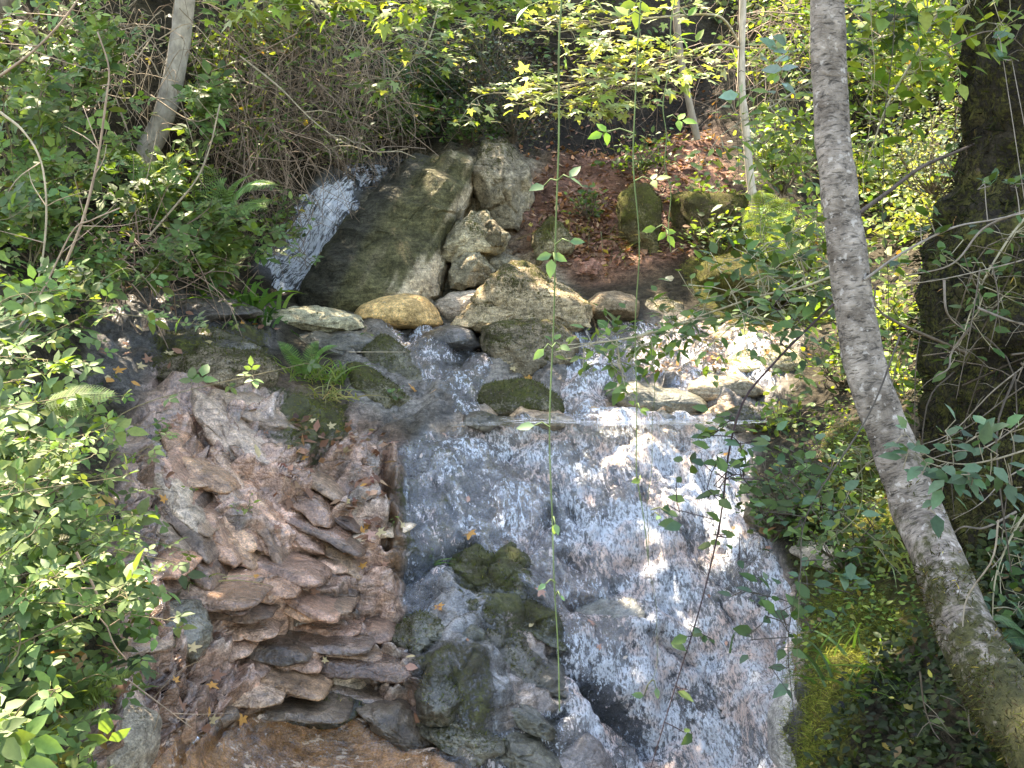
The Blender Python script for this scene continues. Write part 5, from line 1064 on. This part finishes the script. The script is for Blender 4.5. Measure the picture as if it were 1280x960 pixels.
# ------------------------------------------------------------------ shrubs on the slope
for lb, x, y, d, rx, ry, rz, n, sz, cols in [
 ('ivy clad bush above the right end of the upper waterfall', 500,120,13.4,.7,.6,.55,900,.085,DARKG+BRAM[:2]),
 ('dark green ivy bush in the upper middle of the slope', 545,80,14,.7,.6,.6,900,.09,DARKG+GREYG),
 ('green bush hanging over the top of the slanting slab', 585,150,13.2,.45,.4,.3,420,.07,DARKG+BRAM[:2]),
 ('leafy bush along the top edge above the twig tangle', 360,30,12.6,.7,.6,.4,700,.09,BRAM),
 ('bush at the top edge right of the curved trunk', 275,60,12.4,.4,.5,.6,480,.09,BRAM),
 ('dark needle leaved bush left of the maple tiers', 640,100,13.2,.7,.5,.7,1600,.055,[(.03,.04,.022),(.05,.06,.032),(.07,.075,.045)]),
 ('drooping needle leaved bush behind the maple tiers', 600,60,13.6,.8,.5,.55,1300,.055,[(.04,.05,.028),(.06,.07,.04)]),
 ('low leafy clump at the foot of the curved trunk', 215,230,10.6,.5,.4,.35,500,.085,BRAM),
 ('leafy bush filling the left edge above the waterfall level', 20,120,8.2,.6,.5,.6,700,.085,BRAM),
 ('leafy bush left of the long bare reddish stem', 60,260,7.8,.6,.5,.5,700,.08,DARKG+BRAM),
 ('dark leafy bush over the gap under the left bank', 250,300,10.4,.5,.4,.35,560,.085,DARKG+BRAM),
 ('leafy clump under the thin shoots right of the leaf slope', 880,240,12.4,.45,.4,.45,360,.08,BRAM+DARKG),
 ('leafy clump at the foot of the slim sapling', 905,290,11.6,.45,.4,.3,320,.075,BRAM+DARKG),
 ('shaded bush behind the slim sapling at the top', 970,40,14.5,.8,.6,.7,600,.10,BRAM+BRIGHT[:2]),
 ('bright leafy bush between slim sapling and birch', 985,170,12.2,.5,.5,.6,620,.09,BRIGHT+BRAM),
 ('sunny bush left of the birch at fern height', 1010,300,11.2,.35,.4,.4,360,.075,BRIGHT),
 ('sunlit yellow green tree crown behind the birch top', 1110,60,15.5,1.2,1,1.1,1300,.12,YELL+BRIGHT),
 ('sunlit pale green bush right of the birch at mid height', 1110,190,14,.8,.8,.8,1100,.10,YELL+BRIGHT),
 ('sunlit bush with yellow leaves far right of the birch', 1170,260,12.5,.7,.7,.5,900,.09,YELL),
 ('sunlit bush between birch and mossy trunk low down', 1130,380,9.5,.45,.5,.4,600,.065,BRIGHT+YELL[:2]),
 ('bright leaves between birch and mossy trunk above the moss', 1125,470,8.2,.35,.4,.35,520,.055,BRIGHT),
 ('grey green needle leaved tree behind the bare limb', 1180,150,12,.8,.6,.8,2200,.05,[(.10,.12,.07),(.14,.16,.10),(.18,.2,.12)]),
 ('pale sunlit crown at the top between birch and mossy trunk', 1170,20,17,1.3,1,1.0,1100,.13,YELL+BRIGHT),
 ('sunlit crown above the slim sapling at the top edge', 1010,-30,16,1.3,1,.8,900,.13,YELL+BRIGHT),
 ('green bush under the birch on the right shore', 1065,440,8.8,.4,.4,.3,400,.06,BRIGHT+BRAM),
 ('dark low bush on the right shore below the birch bend', 1030,600,7.0,.35,.3,.3,420,.05,DARKG+BRAM[:2]),
 ('shaded low bush above the pale stone on the right shore', 1060,660,6.2,.3,.3,.25,380,.05,DARKG+BRAM[:2]),
 ('ivy patch spilling over the twig tangle above the upper waterfall', 390,100,12.2,.8,.5,.7,330,.085,BRAM),
 ('leafy sprigs among the twigs right of the curved trunk', 305,130,11.6,.5,.4,.7,300,.08,BRAM),
 ('small leafy clump growing on the leaf slope', 735,250,12.6,.3,.25,.2,130,.075,DARKG+BRAM),
 ('ivy trailing over the top of the leaf slope', 800,190,13.2,.6,.3,.25,260,.075,DARKG+BRAM[:2]),
 ('leafy sprigs overhanging the left edge of the upper waterfall', 345,262,11.3,.32,.25,.32,230,.08,BRAM),
 ('sprigs leaning over the lip of the upper waterfall', 425,188,12.6,.45,.25,.16,170,.075,BRAM),
 ('shaded leafy bush hanging over the right edge of the cascade', 975,610,6.9,.32,.3,.3,330,.06,DARKG+BRAM[:2]),
 ('leafy bush at the right end of the cascade lip', 990,520,8.3,.4,.3,.25,330,.065,BRAM+BRIGHT[:2]),
 ('bush of shaded leaves behind the mossy trunk at the top right', 1250,120,8,.5,.4,.7,420,.08,DARKG+GREYG)]:
    nd = 'needle' in lb
    bush('shrub' if 'tree' not in lb and 'crown' not in lb else 'small_tree', lb, 'shrub' if 'tree' not in lb and 'crown' not in lb else 'tree', P(x, y, d), rx, ry, rz, n, sz, cols, tpl=DIAM if nd else OVATE, ntwig=40 if nd else 26)

# ------------------------------------------------------------------ fallen leaves one can count
FL = bpy.data.meshes
def leaf_mesh(cols, tpl, seed):
    mb = MB(); leaves(mb, np.zeros((1, 3)), [[1, 0, 0]], [[0, 0, 1]], 1, np.array([cols]), tpl, 1, np.array([.25])); o = mb.build('fallen_leaf', DRYLEAF); return o
BIG = [(657,470,.13,'orange'),(640,462,.09,'pale'),(523,490,.12,'orange'),(465,482,.09,'orange'),(538,503,.10,'orange'),(592,655,.13,'orange'),(502,428,.08,'pale'),(668,758,.11,'pink'),(640,732,.08,'white'),(543,768,.09,'orange'),(660,840,.07,'white'),(655,832,.05,'pink'),(732,782,.09,'pink'),(905,574,.08,'orange'),(217,905,.1,'brown'),(218,872,.08,'orange'),(192,765,.1,'brown'),(530,573,.05,'white'),(437,532,.11,'brown'),(430,640,.13,'pink'),(300,690,.09,'orange'),(235,690,.09,'orange'),(200,430,.16,'brown'),(170,360,.12,'orange'),(120,395,.12,'brown'),(175,425,.12,'brown'),(365,200,.12,'brown')]
LC = {'orange': (.50,.24,.06), 'pale': (.5,.38,.2), 'pink': (.48,.27,.2), 'white': (.6,.5,.42), 'brown': (.26,.13,.08)}
protos = {}
for k, c in LC.items():
    for j, tp in enumerate((MAPLE, OVATE)):
        o = leaf_mesh(c, tp, 0); protos[(k, j)] = o
used = set()
def lay(x, y, size, kind, j, label, group):
    src = protos[(kind, j)]
    if (kind, j) in used: o = src.copy(); C.objects.link(o)
    else: o = src; used.add((kind, j))
    n = Gn(x, y); g = G(x, y) + n * .02 + np.array([0, -.012, .006]); n = nrm(n + np.array([0, -.25, .5]) + .3 * rng.standard_normal(3))
    d = nrm(np.cross(n, rng.standard_normal(3))); b = np.cross(n, d)
    from mathutils import Matrix
    M = Matrix(((d[0], b[0], n[0], g[0]), (d[1], b[1], n[1], g[1]), (d[2], b[2], n[2], g[2]), (0, 0, 0, 1))); o.matrix_world = M @ Matrix.Diagonal((size, size, size, 1)); tag(o, label, 'leaf', group)
WHERE = {(657,470): 'on top of the rounded mossy boulder', (592,655): 'stranded in the dark notch of the cascade', (668,758): 'on the humped mossy rock', (543,768): 'on the dark wet lump', (732,782): 'in mid cascade below the small dark rock', (523,490): 'on the lower mossy rib', (538,503): 'at the lower end of the mossy rib', (465,482): 'at the upper end of the mossy rib', (905,574): 'among the dark shoots', (437,532): 'standing up in the mossy corner', (170,360): 'under the left bushes', (217,905): 'beside the brown pool', (640,732): 'above the humped mossy rock', (530,573): 'on the dark rim of the cascade', (430,640): 'curled on the reddish steps'}
for x, y, s, kd in BIG:
    lay(x, y, s, kd, 0 if s > .085 else 1, f'{kd} fallen leaf {WHERE[(x, y)]}' if (x, y) in WHERE else f'{kd} fallen leaf lying on wet rock', None if (x, y) in WHERE else kd + ' fallen leaves on wet rock')
for k in range(190):
    if k < 120: pl, lb, gp, ks = LEDGE, 'fallen leaf lying on the reddish stepped rock', 'fallen leaves on the stepped rock', ['brown', 'pink', 'orange', 'brown', 'pale']
    elif k < 160: pl, lb, gp, ks = DARKL, 'fallen leaf lying on the dark shelf of the left bank', 'fallen leaves on the dark left shelf', ['brown', 'brown', 'orange', 'pale']
    else: pl, lb, gp, ks = SLAB, 'fallen leaf washed onto the wet cascade rock', 'fallen leaves on the cascade rock', ['white', 'pink', 'pale', 'brown']
    x, y = region(pl, 1)[0]; kd = ks[k % len(ks)]; lay(x, y, rng.uniform(.05, .11) * (.6 if k >= 160 else 1), kd, int(rng.random() < .5), kd + ' ' + lb, kd + ' ' + gp)
for k, o in protos.items():
    if k not in used: bpy.data.objects.remove(o)
# ------------------------------------------------------------------ out-of-frame trees added to shade the ravine
SUN_EL, SUN_AZ = math.radians(58), math.radians(-34)      # azimuth from +y (ahead) towards +x (right)
SUN = np.array([math.sin(SUN_AZ) * math.cos(SUN_EL), math.cos(SUN_AZ) * math.cos(SUN_EL), math.sin(SUN_EL)])
# where the photo shows sun on the ground the added crowns are cut open: (px, py, depth, radius of the gap)
GAPS = [(740,70,10,.75),(640,110,9.5,.55),(820,80,10.3,.6),(960,275,11,.75),(930,340,11,.6),(1100,120,14,2.6),(1180,40,17,2.6),(1130,280,12,1.7),(1130,420,8.5,.6),(1070,580,6.9,.35),(1080,820,5.0,.34),(1040,880,4.8,.22),(520,0,7.8,.5),(400,0,7.7,.4),(880,420,10,.5),(660,380,11,.35)]
GP = [(P(x, y, d), r) for x, y, d, r in GAPS]
def crown_points(c, r, n):
    u = rdir(n) * rng.uniform(.2, 1, (n, 1)) ** .45; p = np.array(c) + u * np.array(r)
    k = np.ones(n, bool)
    for g, rr in GP:
        v = p - g; t = v @ SUN; dist = np.linalg.norm(v - t[:, None] * SUN, axis=1); k &= ~((dist < rr * (1 + .25 * rng.standard_normal(n))) & (t > 0))
    return p[k]
def unseen_shade_tree(label, base, crown, r, n, size=.3, trunk=.16):
    base = np.array(base, float); root = empty('unseen_shade_tree', base, label, 'tree'); top = np.array(crown, float) - base
    path = smooth_path([np.zeros(3), top * .35 + [.1, 0, .3], top * .8, top + [0, 0, r[2] * .6]], 24); trunk_mesh('trunk', TWIG, path, np.linspace(trunk, .03, 24), root, 12, .01, None, (.2, .17, .13), 3)
    ms, ml = MB(), MB()
    for k in range(14):
        e = top + rdir(1)[0] * np.array(r) * .8; st = path[rng.integers(9, 20)]; tube(ms, smooth_path([st, (st + e) / 2 + [0, 0, .2], e], 8), np.linspace(.04, .008, 8), 5, (.2, .17, .13))
    p = crown_points(crown, r, n) - base; leaves(ml, p, rdir(len(p)) * np.array([1, 1, .4]), np.array([0, 0, 1.]) + .6 * rng.standard_normal((len(p), 3)), size * rng.uniform(.6, 1.3, len(p)), palette(len(p), BRAM, .2, BW), DIAM, 1.1)
    ms.build('limb', TWIG, root); ml.build('crown', LEAF, root)
def shade(px, py, d, h):
    g = P(px, py, d); return g + SUN * (h / SUN[2])
for lb, tgt, base, r, n, sz in [
 ('unseen tree added to shade the cascade', (700,720,7,7.0), (-7,9.5,2.5), (2.9,2.4,1.0), 4000, .32),
 ('unseen tree added to shade the left bank brambles', (150,600,6,7.5), (-6.5,5,1.5), (3.0,2.4,1.0), 900, .32),
 ('unseen tree added to shade the upper waterfall and slanting slab', (470,260,12.5,8.0), (-10.5,16,5), (3.0,2.4,1.0), 700, .32),
 ('unseen tree added to shade the upper left slope', (150,120,11,8.0), (-11,14,5), (3.4,2.6,1.1), 600, .32),
 ('unseen tree added to shade the leaf strewn hollow', (780,240,13,8.0), (-9,18,7), (3.0,2.2,1.0), 1400, .32),
 ('unseen tree added to shade the mossy trunk on the right', (1260,620,4.6,7.0), (6.5,6,.8), (1.9,2.0,1.0), 2000, .32)]:
    px, py, d, h = tgt; unseen_shade_tree(lb, base, shade(px, py, d, h), r, n, sz)
# ------------------------------------------------------------------ light
w = bpy.data.worlds.new('World'); scene.world = w; w.use_nodes = True; wn = w.node_tree
sky = wn.nodes.new('ShaderNodeTexSky'); sky.sky_type = 'NISHITA'; sky.sun_disc = False; sky.sun_elevation = SUN_EL; sky.sun_rotation = SUN_AZ
bg = wn.nodes['Background']; wn.links.new(sky.outputs[0], bg.inputs[0]); bg.inputs[1].default_value = .14
sl = bpy.data.lights.new('sun', 'SUN'); sl.energy = 3.7; sl.angle = math.radians(.5); sl.color = (1, .95, .86)
so = bpy.data.objects.new('sun', sl); C.objects.link(so); so.rotation_euler = Vector(-SUN).to_track_quat('-Z', 'Y').to_euler()
scene.view_settings.view_transform = 'Standard'; scene.view_settings.look = 'None'; scene.view_settings.gamma = 1
scene.view_settings.use_white_balance = True; scene.view_settings.white_balance_temperature = 7800; scene.view_settings.white_balance_tint = 10
scene.view_settings.exposure = 3.12
cy = scene.cycles
cy.max_bounces = 6; cy.diffuse_bounces = 3; cy.glossy_bounces = 3; cy.transmission_bounces = 4; cy.transparent_max_bounces = 8
cy.caustics_reflective = False; cy.caustics_refractive = False; cy.use_denoising = True; cy.sample_clamp_indirect = 6
